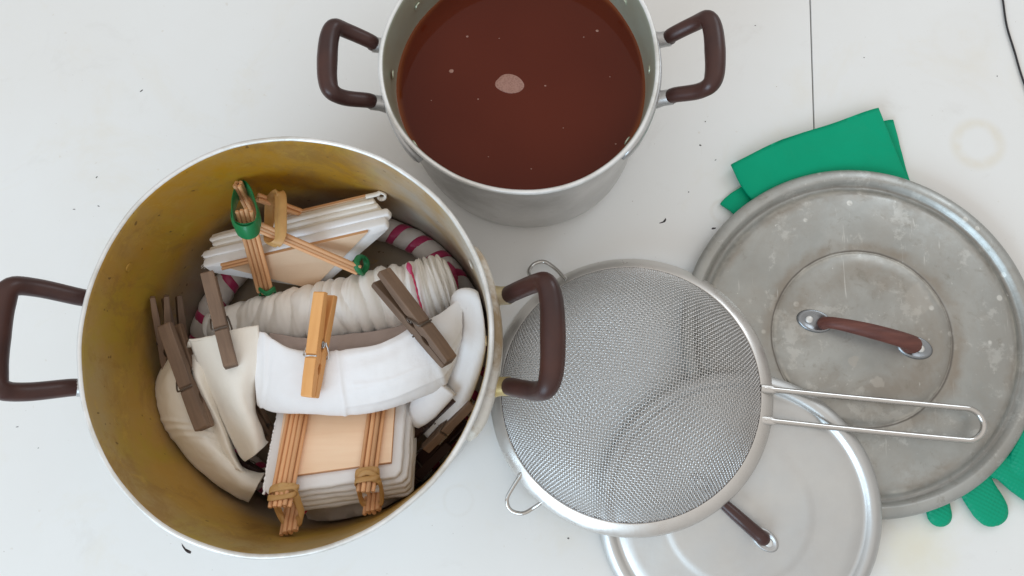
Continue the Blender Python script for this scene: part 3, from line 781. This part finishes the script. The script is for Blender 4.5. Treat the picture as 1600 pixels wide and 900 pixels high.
e1_, e2_ = P(1512, 638, 3.1), P(1508, 687.5, 3.1); um = (e1_+e2_)/2; uw = (e1_-e2_)/2; ud = um-(h1+h2)/2; ud -= np.dot(ud, uw)/np.dot(uw, uw)*uw; ud /= np.linalg.norm(ud)
bend = [um+uw*math.cos(a)+ud*np.linalg.norm(uw)*1.08*math.sin(a) for a in np.linspace(0, math.pi, 17)]
hp = np.concatenate([catmull([h1, P(1212, 609, 3.65), P(1300, 618, 3.4), P(1400, 627.5, 3.22), bend[0]], 8)[:-1], bend, catmull([bend[-1], P(1400, 677.5, 3.22), P(1300, 667.5, 3.4), P(1212, 658, 3.65), h2], 8)[1:]])
K = len(hp); e = np.minimum(np.arange(K), K-1-np.arange(K))
tube('handle', hp, .24, ROD, sv, 14)
for q0, q1 in ((P(1189, 606.5, 3.86), P(1213, 609.5, 3.7)), (P(1189, 655.5, 3.86), P(1213, 658.5, 3.7))):
    tube('weld_tab', [q0, q0*.8+q1*.2, q0*.3+q1*.7, q1], [.30, .34, .34, .24], STEEL, sv, 12, flat=(1, .45))
for pts in ([(832, 437, 2.2), (826, 425, 1.6), (834, 413, 1.1), (850, 409, 1.0), (868, 420, 1.2), (884, 437, 1.75)],
            [(817, 737, 2.3), (801, 762, 1.9), (792, 781, 1.7), (798, 797, 1.6), (817, 802, 1.7), (836, 792, 1.9), (857, 777, 2.75)]):
    pt = catmull([P(*q) for q in pts], 6); tube('resting_hook', pt, .17, ROD, sv, 12)
    for a_, b_ in ((pt[0], pt[3]), (pt[-1], pt[-4])):
        tube('weld_tab', [a_, a_*.5+b_*.5, b_], [.2, .25, .18], STEEL, sv, 10, flat=(1, .6))

# ================================================================== CORD
cd = catmull([P(1560, -45, .15), P(1567, 0, .15), P(1573, 40, .15), P(1585, 80, .15), P(1601, 132, .15), P(1640, 230, .15)], 10)
v, f = tube_geo(cd, .085, 10); props(obj('cord', v, f, CORD), 'thin black cord running off the right edge, upper right of the table', 'cord')
#CONTENTS
# ================================================================== WHAT THE BIG POT HOLDS
def rin(z):
    t = min(1, max(0, (z-1.2)/(H1-2.2))); return 12.75+(13.45-12.75)*t-.12
def keep_in(o):
    """push cloth that would pass through the pot wall back inside it"""
    mw = o.parent.matrix_basis if o.parent else Matrix.Identity(4); mi = mw.inverted()
    for v in o.data.vertices:
        q = (mw @ v.co)/S; dx, dy = q.x-X1, q.y-Y1p; r = math.hypot(dx, dy); m_ = rin(q.z)
        if r > m_: q.x = X1+dx*m_/r; q.y = Y1p+dy*m_/r
        if q.z < .4: q.z = .4+.02*(q.z-.4)
        v.co = mi @ (q*S)
    return o
def single(o, label, cat, group=None):
    return props(o, label, cat, group)
# wrapped ring on the pot floor
rg = root('wrapped_roll', (X1, Y1p, .4), 'ring of rolled white cloth bound in pink ribbon, lying round the pot floor', 'cloth roll')
KT = 36; RR = 11.55
def ring_pt(th, ph, r_):
    z0 = 1.75+.35*math.sin(th*2+1)+.15*math.sin(5*th); R_ = RR+.12*math.sin(3*th)
    return np.array([X1+(R_+r_*math.cos(ph))*math.cos(th), Y1p+(R_+r_*math.cos(ph))*math.sin(th), z0+r_*math.sin(ph)])
V = []; NT = 900; NP = 20
for i in range(NT):
    th = 2*math.pi*i/NT
    for j in range(NP):
        ph = 2*math.pi*j/NP; k_ = abs(math.sin((ph-KT*th)/2+.8))
        q = ring_pt(th, ph, 1)
        V.append(ring_pt(th, ph, .84+.26*k_**.7+.08*fbm(q, 1.1, 2)))
obj('cloth', V, [(i*NP+j, i*NP+(j+1) % NP, ((i+1) % NT)*NP+(j+1) % NP, ((i+1) % NT)*NP+j) for i in range(NT) for j in range(NP)], ROLLC, rg)
V = []; NS = KT*26; W_ = 6
for i in range(NS+1):
    th = 2*math.pi*i/NS; ph = KT*th-1.6
    for j in range(W_):
        o_ = (j/(W_-1)-.5)*.72/RR; V.append(ring_pt(th+o_, ph, 1.03+.03*(1-abs(2*j/(W_-1)-1))+.02*math.sin(i*.5+j)))
b_ = obj('ribbon', V, grid_faces(NS+1, W_), RIB, rg); sd_ = b_.modifiers.new('thick', 'SOLIDIFY'); sd_.thickness = .0004
patch('ribbon_end', [[(690, 420, 4.0), (712, 426, 4.2)], [(696, 434, 4.8), (715, 436, 4.9)], [(704, 455, 5.4), (717, 455, 5.3)], [(707, 482, 5.6), (719, 480, 5.5)]], RIB, rg, 6, 4, .05, .06, 1.2)
patch('ribbon_end', [[(686, 416, 4.2), (700, 408, 4.2)], [(697, 428, 4.7), (712, 420, 4.6)], [(702, 440, 4.3), (716, 436, 4.3)]], RIB, rg, 6, 4, .05, .08, 1.2, 3)

# clothespins ------------------------------------------------------
def leg_geo(s_):
    prof = [(0, .76), (.1, .82), (1.2, .80), (2.6, .74), (4.3, .66), (4.38, .58), (4.58, .57), (4.66, .63), (6.0, .57), (7.2, .46), (7.3, .40),
            (7.3, .02), (5.75, .02), (5.55, .13), (5.3, .17), (5.05, .12), (4.9, .02), (4.25, .02), (4.0, .14), (3.6, .20), (3.25, .13), (3.1, .10), (1.6, .22), (.1, .36), (0, .40)]
    n_ = len(prof); hw = .465
    V = [(x, -hw, z*s_) for x, z in prof]+[(x, hw, z*s_) for x, z in prof]
    Fc = [(i, (i+1) % n_, (i+1) % n_+n_, i+n_) for i in range(n_)]+[tuple(range(n_)), tuple(range(n_, 2*n_))[::-1]]
    return V, Fc
def spring_geo():
    hel = [(3.62+.20*math.cos(a), -.46+.92*a/(2*math.pi*6), .20*math.sin(a)) for a in np.linspace(0, 2*math.pi*6, 73)]
    g1 = tube_geo(hel, .065, 6, up=(0, 1, .01))
    g2 = tube_geo(catmull([(3.45, -.56, .1), (3.9, -.60, .42), (4.48, -.56, .64), (4.48, 0, .645), (4.48, .5, .64)], 5), .065, 6)
    g3 = tube_geo(catmull([(3.45, .56, -.1), (3.9, .60, -.42), (4.48, .56, -.64), (4.48, 0, -.645), (4.48, -.5, -.64)], 5), .065, 6)
    return merge(g1, g2, g3)
PG = 'clothespins in the big pot'
def proto_pin(mleg, mspr):
    r = root('clothespin', (0, 0, 0), None, 'clothespin', PG, mw=Matrix.Identity(4))
    for s_ in (1, -1):
        o = obj('leg', *leg_geo(s_), mleg, r, smooth=False, local=True); bevel(o, .05, 2, 50)
    obj('spring', *spring_geo(), mspr, r, local=True)
    return r
protos = {}
def pin(A, B, roll, kind, label, spread=0):
    A, B = P(*A), P(*B); x = Vector(B-A); L = x.length; x.normalize()
    z = Vector((0, 0, 1)); z = (z-x*z.dot(x)).normalized(); y = z.cross(x)
    Rm = Matrix((x, y, z)).transposed() @ Matrix.Rotation(math.radians(roll), 3, 'X')
    mw = Matrix.Translation(Vector(A)*S) @ Rm.to_4x4() @ Matrix.Scale(L/7.3, 4)
    if kind not in protos:
        r = protos[kind] = proto_pin(*{'new': (PINNEW, SPRINGNEW), 'old': (PINOLD, SPRING), 'dark': (PINDARK, SPRING)}[kind]); r['made'] = 1; del r['made']
    else: r = copy_tree(protos[kind])
    r.matrix_basis = mw; r['label'] = label
    return r
pin((509, 459, 12.5), (484, 621, 12.7), 20, 'new', 'new pale orange wooden clothespin gripping the white cloth')
pin((594, 432, 11.9), (702, 566, 12.6), -42, 'old', 'dark brown clothespin at the right end of the white cloth, over the gathered roll')
pin((326, 430, 10.9), (361, 573, 11.7), -14, 'old', 'brown clothespin gripping the top of the cream cloth strip, above the left stack')
pin((266, 508, 9.6), (320, 670, 9.7), 8, 'old', 'long brown clothespin lying on the cream cloth, second from the left wall')
pin((249, 463, 9.6), (262, 580, 7.2), 62, 'old', 'dark clothespin standing against the left wall of the pot')
pin((268, 464, 8.2), (290, 590, 7.2), 55, 'old', 'shadowed brown clothespin just right of the one against the left wall')
pin((388, 622, 7.8), (440, 712, 6.9), 30, 'old', 'half hidden brown clothespin between the cream strip and the lower cloth stack')
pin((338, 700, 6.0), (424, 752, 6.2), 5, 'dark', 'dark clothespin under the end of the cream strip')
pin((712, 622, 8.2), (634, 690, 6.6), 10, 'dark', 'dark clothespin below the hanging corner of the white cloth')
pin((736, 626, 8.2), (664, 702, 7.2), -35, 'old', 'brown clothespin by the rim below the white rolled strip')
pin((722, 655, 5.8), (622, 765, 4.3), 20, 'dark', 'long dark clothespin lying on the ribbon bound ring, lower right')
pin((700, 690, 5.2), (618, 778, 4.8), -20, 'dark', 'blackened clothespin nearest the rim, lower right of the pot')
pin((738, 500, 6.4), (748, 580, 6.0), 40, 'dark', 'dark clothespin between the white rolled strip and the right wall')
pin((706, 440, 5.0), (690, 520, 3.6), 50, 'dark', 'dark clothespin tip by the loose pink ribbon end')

# upper bundle: triangular folded cloth between two boards -----------
A, B, Cc = P(344, 416, 8.6), P(575, 363, 9.8), P(488, 452, 5.6)
D = P(572, 303, 8.5)-B
ub = root('clamped_cloth_bundle', ((A+B+Cc)/3), 'triangular stack of folded white cloth between two pale boards, tied with chopsticks and green bands', 'cloth bundle')
e1 = (B-A)/np.linalg.norm(B-A); cen = (A+B+Cc)/3
board('clamping_board', [A, B, Cc], D*.075, BIRCH, BAMBOO, ub)
A3 = A+e1*5.1; board('clamping_board', [A3+D*1.0, B+D*1.0, Cc+D*1.0], -D*.07, BIRCH, BAMBOO, ub)
fr = [(.08, .30, .0), (.30, .47, .25), (.47, .59, .1), (.585, .70, -.1), (.70, .80, -.35), (.795, .92, -.5)]
outd = (Cc-(A+B)/2); outd /= np.linalg.norm(outd)
for i, (a, b, ex) in enumerate(fr):
    up_ = -outd*(.10+.12*math.sin(i*2.1))
    le = 1.45-.12*i+.25*math.sin(i*1.7)
    Ol = [A-e1*le+up_+outd*.05, B+e1*(1.45+ex-.45*(i > 1))+up_+outd*.02, B+e1*(1.62+ex-.45*(i > 1))+up_+outd*.55, Cc+e1*(.85+ex*.5)+outd*.40, Cc+e1*.1+outd*.45, A-e1*(le-.35)+outd*.75]
    v, f = slab_geo([o+D*a for o in Ol], D*(b-a), rnd=.15, steps=8, cut=2, amp=.06, seed=i*3., sc_=.55, cf=.93)
    o = obj('folded_layer', v, f, WHITE if i < 2 else OFFW, ub); keep_in(o)
tp = B+e1*.9-outd*.1+D*.90
lp = catmull([tp-e1*.9, tp, tp+e1*.35+D*.03, tp+e1*.62+outd*.22, tp+e1*.45+outd*.55, tp+e1*.1+outd*.5, tp+outd*.25], 6)
keep_in(tube('fold_hem', lp, .10, OFFW, ub, 10, up=tuple(D/np.linalg.norm(D)), flat=(1, 2.2)))
# frayed left ends
for k_ in range(26):
    q = A-e1*(1.25+.15*random.random())+D*random.uniform(.1, .45)+outd*random.uniform(.0, .6)
    e_ = q-e1*random.uniform(.1, .35)+np.array([0, random.uniform(-.2, .2), random.uniform(-.2, .15)])
    if k_ < 12: tube('loose_thread', catmull([q, (q+e_)/2+[0, .05, .05], e_], 3), .018, OFFW, ub, 5)
fn = np.cross(B-A, Cc-A); fn /= np.linalg.norm(fn); fn = fn if fn[2] > 0 else -fn
stick_bundle(P(398, 352, 11.3), P(560, 422, 8.9), 3, .165, ub, jit=.12, nrm=fn)
stick_bundle(P(400, 308, 10.2), P(515, 350, 5.8), 4, .165, ub, jit=.12, rows=2)
stick_bundle(P(381, 328, 12.7), P(415, 458, 6.6), 4, .165, ub, jit=.18, nrm=fn)
stick_bundle(P(372, 284, 11.9), P(410, 362, 6.2), 4, .165, ub, jit=.15, rows=2)
stick_bundle(P(346, 418, 9.1), P(400, 404, 8.9), 2, .12, ub, jit=.1)
def pband(name, pts, width, m, parent, up, thick=.12, closed=True, k_=6):
    pt = catmull([P(*q) for q in pts], k_, closed)
    return tube(name, pt, width/2, m, parent, 10, closed=closed, up=tuple(up), flat=(thick/width*2, 1))
sd1 = P(381, 328, 12.7)-P(415, 458, 6.6); sd1 /= np.linalg.norm(sd1)
pband('green_band', [(366, 346, 12.4), (371, 359, 12.6), (386, 364, 12.9), (400, 357, 12.7), (404, 340, 12.3), (399, 318, 11.9), (392, 300, 11.6), (382, 292, 10.8), (371, 300, 11.2), (365, 322, 11.9)], 1.2, GBAND, ub, sd1, .09)
pband('green_band', [(363, 340, 12.2), (369, 353, 12.5), (385, 357, 12.8), (403, 350, 12.5), (405, 335, 12.1), (396, 312, 11.6), (384, 298, 10.7), (370, 308, 11.0)], .9, GBAND, ub, sd1, .09)
pband('green_band', [(405, 452, 6.9), (417, 459, 7.2), (428, 452, 6.9), (426, 462, 5.8), (412, 466, 5.6)], .5, GBAND, ub, sd1, .13)
sd2 = P(398, 352, 11.3)-P(560, 422, 8.9); sd2 /= np.linalg.norm(sd2)
pband('green_band', [(557, 411, 9.25), (561, 424, 9.0), (566, 427, 8.2), (573, 414, 7.6), (569, 402, 8.2), (561, 402, 8.9)], .5, GBAND, ub, sd2, .14)
pband('rubber_band', [(430, 303, 10.9), (440, 306, 11.2), (441, 340, 11.6), (440, 368, 11.8), (431, 381, 11.5), (420, 374, 10.6), (420, 345, 9.7), (421, 318, 9.7)], .72, BAND, ub, (.95, -.25, .1), .11)
pband('rubber_band', [(434, 304, 11.0), (434, 340, 11.4), (434, 372, 11.7), (426, 383, 11.2), (417, 372, 10.5), (424, 345, 9.5), (426, 318, 9.6)], .5, BAND, ub, (.9, -.4, .1), .10)

# lower bundle: square folded cloth under a plywood board -------------
BL, BR = P(428, 747, 11.0), P(611, 722, 11.0)
TR = P(622, 556, 7.7); TL = TR-(BR-BL)*1.0
u = (BR-BL)/np.linalg.norm(BR-BL); v_ = (TR-BR)/np.linalg.norm(TR-BR); nn_ = np.cross(u, v_); nn_ /= np.linalg.norm(nn_)
lb = root('clamped_cloth_bundle', (BL+TR)/2-nn_*3.6, 'square stack of folded white cloth under a plywood board, tied with chopsticks and tan bands', 'cloth bundle')
board('clamping_board', [BL, BR, TR, TL], -nn_*.32, BIRCH, PLYEDGE, lb)
board('clamping_board', [BL-nn_*3.6, BR-nn_*3.6, TR-nn_*3.6, TL-nn_*3.6], -nn_*.3, BIRCH, PLYEDGE, lb)
ex = [(.85, .72, 1.0), (.62, 1.02, 1.20), (.68, 1.12, 1.32), (.60, 1.0, 1.46), (.68, 1.05, 1.50)]
for i, (l, r_, n_) in enumerate(ex):
    off = -nn_*(.33+.64*i)
    Ol = [BL-u*l-v_*n_+off, BR+u*r_-v_*n_+off, TR+u*r_+off, TL-u*(l-.2)+off]
    vv, f = slab_geo(Ol, -nn_*.56, rnd=.20, steps=8, cut=2, amp=.09, seed=i*2.+11, sc_=.6, cf=.96)
    keep_in(obj('folded_layer', vv, f, WHITE if i != 3 else OFFW, lb))
# ruffled selvage on the left side
pts = [BL-u*.8-v_*.9-nn_*.5, BL-u*.8+v_*1.5-nn_*.45, BL-u*.72+v_*3.2-nn_*.45, BL-u*.65+v_*5.2-nn_*.5]
pt = catmull(pts, 26); tube('selvage', [q+np.array([.05*nz3((i*.23, 0, 0), 1.), .05*nz3((0, i*.31, 0), 1.), .06*nz3((0, 0, i*.37), 1.)])*1.5 for i, q in enumerate(pt)], [.09+.02*math.sin(i*1.7) for i in range(len(pt))], WHITE, lb, 8)
vd = v_
def on_plane(px, py, h):
    """the point of sight (px, py) h cm above the tilted board"""
    a = P(px, py, 0); b = P(px, py, 20); d = b-a; t = np.dot(BL+nn_*h-a, nn_)/np.dot(d, nn_); return a+d*t
stick_bundle(on_plane(437, 792, .35), on_plane(474, 600, .18), 5, .165, lb, jit=.08, nrm=nn_)
stick_bundle(on_plane(437, 790, .62), on_plane(474, 600, .48), 3, .165, lb, jit=.10, nrm=nn_)
stick_bundle(on_plane(571, 770, .35), on_plane(594, 600, .18), 4, .165, lb, jit=.08, nrm=nn_)
stick_bundle(on_plane(571, 768, .62), on_plane(594, 600, .48), 2, .165, lb, jit=.10, nrm=nn_)
stick_bundle(P(451, 833, 10.9), P(474, 700, 5.6), 4, .165, lb, jit=.10)
stick_bundle(P(452, 830, 11.2), P(474, 700, 5.9), 3, .165, lb, jit=.10)
stick_bundle(P(581, 801, 10.2), P(592, 680, 5.4), 4, .165, lb, jit=.10)
stick_bundle(P(582, 798, 10.5), P(593, 680, 5.7), 3, .165, lb, jit=.10)
for (cx, cy, w_, r1, tw) in ((443, 768, .46, .95, .25), (441, 774, .40, .93, -.28), (444, 764, .34, .98, -.1), (574, 741, .42, .80, .2), (574, 748, .38, .80, -.2), (573, 753, .34, .78, .1)):
    band_loop('rubber_band', on_plane(cx, cy, .42), u, nn_, r1, .42, v_, w_, BAND, lb, .05, tw)
pband('rubber_band', [(426, 772, 11.7), (440, 764, 12.2), (458, 768, 11.9), (467, 788, 11.4), (472, 808, 10.9), (465, 819, 10.5), (450, 820, 10.3), (440, 808, 10.4), (432, 790, 10.9)], .5, BAND, lb, (.2, 1, .1), .10)
pband('rubber_band', [(430, 768, 11.9), (445, 758, 12.2), (462, 775, 11.6), (470, 798, 11.0), (462, 814, 10.6), (448, 822, 10.5), (437, 800, 10.6)], .4, BAND, lb, (.5, 1, .3), .10)
pband('rubber_band', [(434, 779, 12.0), (450, 770, 12.0), (465, 793, 11.2), (471, 804, 10.9), (463, 822, 10.6), (450, 816, 10.3), (441, 803, 10.5)], .32, BAND, lb, (-.4, 1, .3), .10)
pband('rubber_band', [(558, 748, 11.9), (574, 738, 12.2), (590, 748, 11.9), (597, 768, 10.9), (597, 784, 10.3), (586, 791, 9.9), (569, 788, 9.9), (561, 770, 10.6)], .42, BAND, lb, (.1, 1, .2), .10)
pband('rubber_band', [(560, 752, 11.9), (590, 752, 12.0), (595, 770, 10.8), (593, 787, 10.2), (568, 785, 10.0), (563, 768, 10.6)], .26, BAND, lb, (.3, 1, .2), .10)

# gathered (pleated) roll ------------------------------------------------
gr = root('gathered_cloth', P(540, 478, 3.8), 'thick roll of tightly gathered off-white cloth with a pink thread, in the pot centre', 'cloth roll')
ax = catmull([P(*q) for q in ((330, 514, 4.6), (375, 506, 5.2), (440, 496, 5.9), (500, 489, 6.3), (560, 481, 6.5), (620, 469, 6.6), (665, 460, 6.5), (690, 452, 6.3), (701, 449, 6.1))], 44)
LN = len(ax); tt = np.linspace(0, 1, LN)
rad = np.interp(tt, [0, .125, .25, .4, .55, .7, .82, .92, .97, 1], [1.3, 1.75, 2.2, 2.5, 2.8, 2.9, 2.9, 2.75, 2.4, 1.3])
def ruff(i, j, a):
    s_ = i/LN*19.5
    w_ = s_+.55*nz3((s_*.35, a*.7, 0), 1., 2)+.35*math.sin(a*1.0+s_*.4)
    cr = 1-abs(math.sin(w_*3.3+1.6*nz3((s_*.5, a*.5, 3), 1.)))**.6
    fine = nz3((s_*3.2, a*.8, 1), 1., 4)
    big = nz3((s_*.6, a*1.1, 7), 1., 6)
    return 1-.17*cr*(.6+.6*abs(nz3((s_*.9, a, 9), 1.)))-.05*abs(fine)+.08*big+.03*math.sin(a*3+s_*2.2)*cr
v, f = tube_geo(ax, rad, 110, up=(0, 0, 1), flat=(1.0, .92), rfun=ruff)
keep_in(obj('cloth', v, f, GAUZE, gr))
def on_roll(px, py, lift=.05):
    """surface of the roll under sight (px, py)"""
    bi = None
    for z in np.arange(10.5, 4, -.05):
        q = P(px, py, z); i = np.argmin(np.linalg.norm(ax-q, axis=1))
        if np.linalg.norm(ax[i]-q) < rad[i]*.99+lift: return q
    return P(px, py, 8)
th = catmull([on_roll(*q, .04) for q in ((640, 414), (645, 430), (650, 448), (654, 466), (659, 482), (662, 500))], 6)
tube('pink_thread', th, [.05+.04*abs(math.sin(i*.8)) for i in range(len(th))], THREAD, gr, 6)
for (x, y, a_) in ((640, 419, .3), (663, 502, .38)):
    q = on_roll(x, y, .08); tube('dyed_tuft', catmull([q+[-.15, .45, 0], q+[0, 0, .12], q+[.12, -.5, 0]], 5), [.05, .12, .16, .20, .22, .22, .2, .16, .12, .08, .04][:11], RIB, gr, 8, flat=(1, .4))
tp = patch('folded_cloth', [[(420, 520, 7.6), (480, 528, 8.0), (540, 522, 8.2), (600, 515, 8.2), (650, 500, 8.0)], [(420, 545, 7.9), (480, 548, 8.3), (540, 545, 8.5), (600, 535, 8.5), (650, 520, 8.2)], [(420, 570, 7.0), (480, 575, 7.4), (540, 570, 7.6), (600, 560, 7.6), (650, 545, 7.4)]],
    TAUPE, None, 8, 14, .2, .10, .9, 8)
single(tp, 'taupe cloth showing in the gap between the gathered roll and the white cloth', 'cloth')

# white cloth held by the new clothespin ---------------------------------
def fold_disp(a, b, q):
    g = lambda x, c, w: math.exp(-((x-c)/w)**2)
    d = .06*g(b, .455, .008)*(a > .12)-.05*g(b, .475, .02)
    for k_, (c0, sl_) in enumerate(((.30, .10), (.42, .16), (.56, .05), (.68, .12))):      # soft pulled folds running sideways
        d += .05*g(a+sl_*(b-.5), c0, .035)*max(0, math.sin(math.pi*min(1, max(0, (b-.40)/.5))))
    d += .10*g(a, .07+.02*math.sin(b*9), .03)+.08*g(b+.15*a, .16, .018)-.05*g(b+.18*a, .20, .015)+.08*g(b-.2*a, .72, .016)
    d += .05*g(a-.25*(b-.5)**2, .50, .014)*(b > .5)+.05*g(a+.10*b, .74, .016)*(b > .46)+.04*g(a+.16*b, .62, .012)*(b > .5)
    return d
rows = [[(394, 520, 9.4), (415, 533, 10.0), (455, 556, 10.8), (500, 560, 11.0), (540, 558, 11.2), (590, 549, 11.2), (645, 524, 11.0), (690, 498, 10.7), (716, 474, 10.3)],
        [(389, 514, 10.0), (412, 520, 10.6), (450, 543, 11.3), (500, 549, 11.6), (540, 546, 11.7), (590, 538, 11.7), (643, 512, 11.4), (690, 488, 11.1), (721, 463, 10.8)],
        [(395, 530, 10.4), (418, 535, 11.0), (455, 556, 11.6), (500, 562, 11.9), (545, 560, 12.0), (595, 552, 11.9), (648, 530, 11.7), (700, 505, 11.3), (723, 483, 10.9)],
        [(397, 575, 10.5), (422, 590, 11.2), (460, 600, 11.7), (505, 604, 12.0), (550, 602, 12.0), (600, 594, 12.0), (650, 575, 11.7), (700, 550, 11.2), (722, 518, 10.7)],
        [(399, 612, 10.2), (425, 622, 11.0), (465, 630, 11.5), (510, 633, 11.7), (555, 630, 11.7), (605, 622, 11.6), (655, 604, 11.2), (698, 583, 10.6), (720, 540, 10.1)],
        [(402, 634, 9.4), (425, 643, 10.2), (468, 646, 10.8), (512, 649, 11.0), (556, 648, 11.0), (605, 640, 10.8), (655, 622, 10.3), (694, 602, 9.7), (716, 555, 9.2)],
        [(408, 630, 8.6), (430, 634, 9.4), (470, 638, 10.1), (512, 640, 10.2), (556, 638, 10.2), (605, 630, 10.0), (655, 610, 9.4), (688, 590, 8.8), (708, 548, 8.3)]]
wc = patch('white_cloth', rows, WHITE, None, 16, 24, .12, .06, .35, 1, fold_disp)
single(wc, 'smooth white cloth band across the pot, gripped by the pale orange clothespin', 'cloth')
st = catmull([P(*q) for q in ((716, 486, 9.9), (726, 474, 10.5), (738, 478, 10.6), (741, 500, 10.4), (738, 535, 10.0), (728, 575, 9.2), (712, 615, 8.2), (694, 650, 7.2), (672, 680, 6.2))], 8)
v, f = tube_geo(st, np.interp(np.linspace(0, 1, len(st)), [0, .1, .3, .6, .85, 1], [.8, 1.1, 1.15, 1.25, 1.2, 1.0]), 28, flat=(1, .55), rfun=lambda i, j, a: 1+.05*math.sin(2*a+i*.12)+.04*nz3((i*.1, a*2, 0), 1.)-.10*(abs(a-1.9) < .12))
s_ = keep_in(obj('white_cloth', v, f, WHITE, None)); single(s_, 'narrow rolled white cloth strip hanging along the right wall', 'cloth')
st = catmull([P(*q) for q in ((690, 598, 9.6), (672, 622, 9.3), (655, 648, 8.6), (647, 662, 8.0))], 8)
v, f = tube_geo(st, np.interp(np.linspace(0, 1, len(st)), [0, .5, 1], [1.35, 1.1, .55]), 24, flat=(1, .45), rfun=lambda i, j, a: 1+.06*math.sin(2*a+i*.2))
single(obj('white_cloth', v, f, WHITE, None), 'small white cloth corner hanging right of the plywood board', 'cloth')

# cream cloths on the left ------------------------------------------------
def crease(a, b, q): return .12*math.exp(-((a-.40+.05*b)/.014)**2)+.12*math.exp(-((a-.455+.07*b)/.013)**2)+.06*math.exp(-((a-.50+.06*b)/.012)**2)+.08*math.sin(b*9+a*5)*max(0, a-.45)
o = patch('cream_cloth', [[(266, 556, 8.0), (272, 566, 9.2), (283, 578, 9.2), (300, 592, 8.2)], [(247, 585, 7.4), (262, 596, 9.2), (288, 604, 9.5), (312, 622, 8.4)], [(239, 625, 7.0), (262, 634, 9.0), (296, 640, 9.4), (330, 655, 8.3)], [(245, 665, 6.6), (275, 668, 8.8), (312, 676, 9.1), (345, 690, 8.0)],
    [(275, 712, 6.2), (305, 702, 8.4), (335, 704, 8.7), (362, 716, 7.6)], [(318, 752, 5.8), (340, 735, 8.0), (362, 728, 8.2), (386, 732, 7.2)], [(362, 778, 5.6), (376, 760, 7.6), (390, 748, 7.8), (402, 738, 7.0)], [(388, 786, 5.5), (398, 768, 7.4), (406, 752, 7.6), (414, 740, 6.8)]], CREAM, None, 16, 10, .3, .10, .45, 4, crease)
single(keep_in(o), 'broad cream cloth curving along the left wall of the pot', 'cloth')
o = patch('cream_cloth', [[(296, 560, 8.6), (303, 552, 9.4), (318, 548, 9.6)], [(294, 590, 8.8), (306, 586, 10.0), (328, 590, 9.4)], [(300, 625, 8.2), (318, 618, 9.7), (340, 632, 8.8)], [(320, 668, 7.8), (340, 660, 9.2), (358, 680, 8.0)], [(340, 705, 7.4), (356, 702, 8.6), (374, 722, 7.4)], [(352, 738, 7.2), (372, 734, 8.2), (390, 740, 7.4)]], CREAM, None, 9, 10, .25, .07, .5, 6)
single(o, 'cream cloth fold running down beside the long brown clothespin', 'cloth')
o = patch('cream_cloth', [[(294, 541, 9.2), (326, 536, 10.2), (362, 530, 10.6), (402, 522, 10.2)], [(296, 531, 10.0), (328, 525, 10.9), (365, 514, 11.1), (404, 509, 10.6)], [(303, 552, 9.8), (335, 549, 10.9), (372, 540, 11.2), (405, 535, 10.6)],
    [(318, 590, 9.4), (348, 582, 11.0), (378, 575, 11.2), (404, 575, 10.4)], [(333, 622, 9.0), (356, 612, 10.9), (378, 606, 11.1), (400, 606, 9.8)], [(346, 652, 8.6), (366, 640, 10.6), (384, 634, 10.7), (399, 640, 9.2)],
    [(360, 684, 8.2), (379, 668, 10.1), (395, 660, 10.2), (408, 666, 9.0)], [(374, 712, 7.9), (392, 698, 9.6), (404, 688, 9.7), (414, 686, 8.8)], [(382, 722, 7.8), (397, 712, 9.3), (409, 702, 9.3), (419, 691, 8.6)]], CREAM, None, 8, 10, .22, .07, .5, 9,
    disp=lambda a, b, q: .10*math.sin(b*7+a*3)*max(0, .5-abs(a-.45)))
single(o, 'cream cloth strip gripped by a brown clothespin, left of the white cloth', 'cloth')
# grey cloth crumpled at the bottom of the pot
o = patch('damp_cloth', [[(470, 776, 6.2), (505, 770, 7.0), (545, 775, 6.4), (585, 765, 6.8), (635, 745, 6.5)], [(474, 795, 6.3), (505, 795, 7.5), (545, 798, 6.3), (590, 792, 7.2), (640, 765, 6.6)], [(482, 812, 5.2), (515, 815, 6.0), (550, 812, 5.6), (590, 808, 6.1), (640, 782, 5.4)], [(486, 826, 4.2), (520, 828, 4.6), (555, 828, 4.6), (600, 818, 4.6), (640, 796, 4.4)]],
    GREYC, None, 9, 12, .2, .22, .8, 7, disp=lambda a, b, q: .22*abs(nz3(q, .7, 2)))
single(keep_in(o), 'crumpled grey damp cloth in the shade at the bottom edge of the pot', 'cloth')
tube('pink_thread', catmull([P(476, 802, 7.2), P(482, 794, 7.4), P(490, 785, 7.5)], 5), .07, THREAD, o, 6)
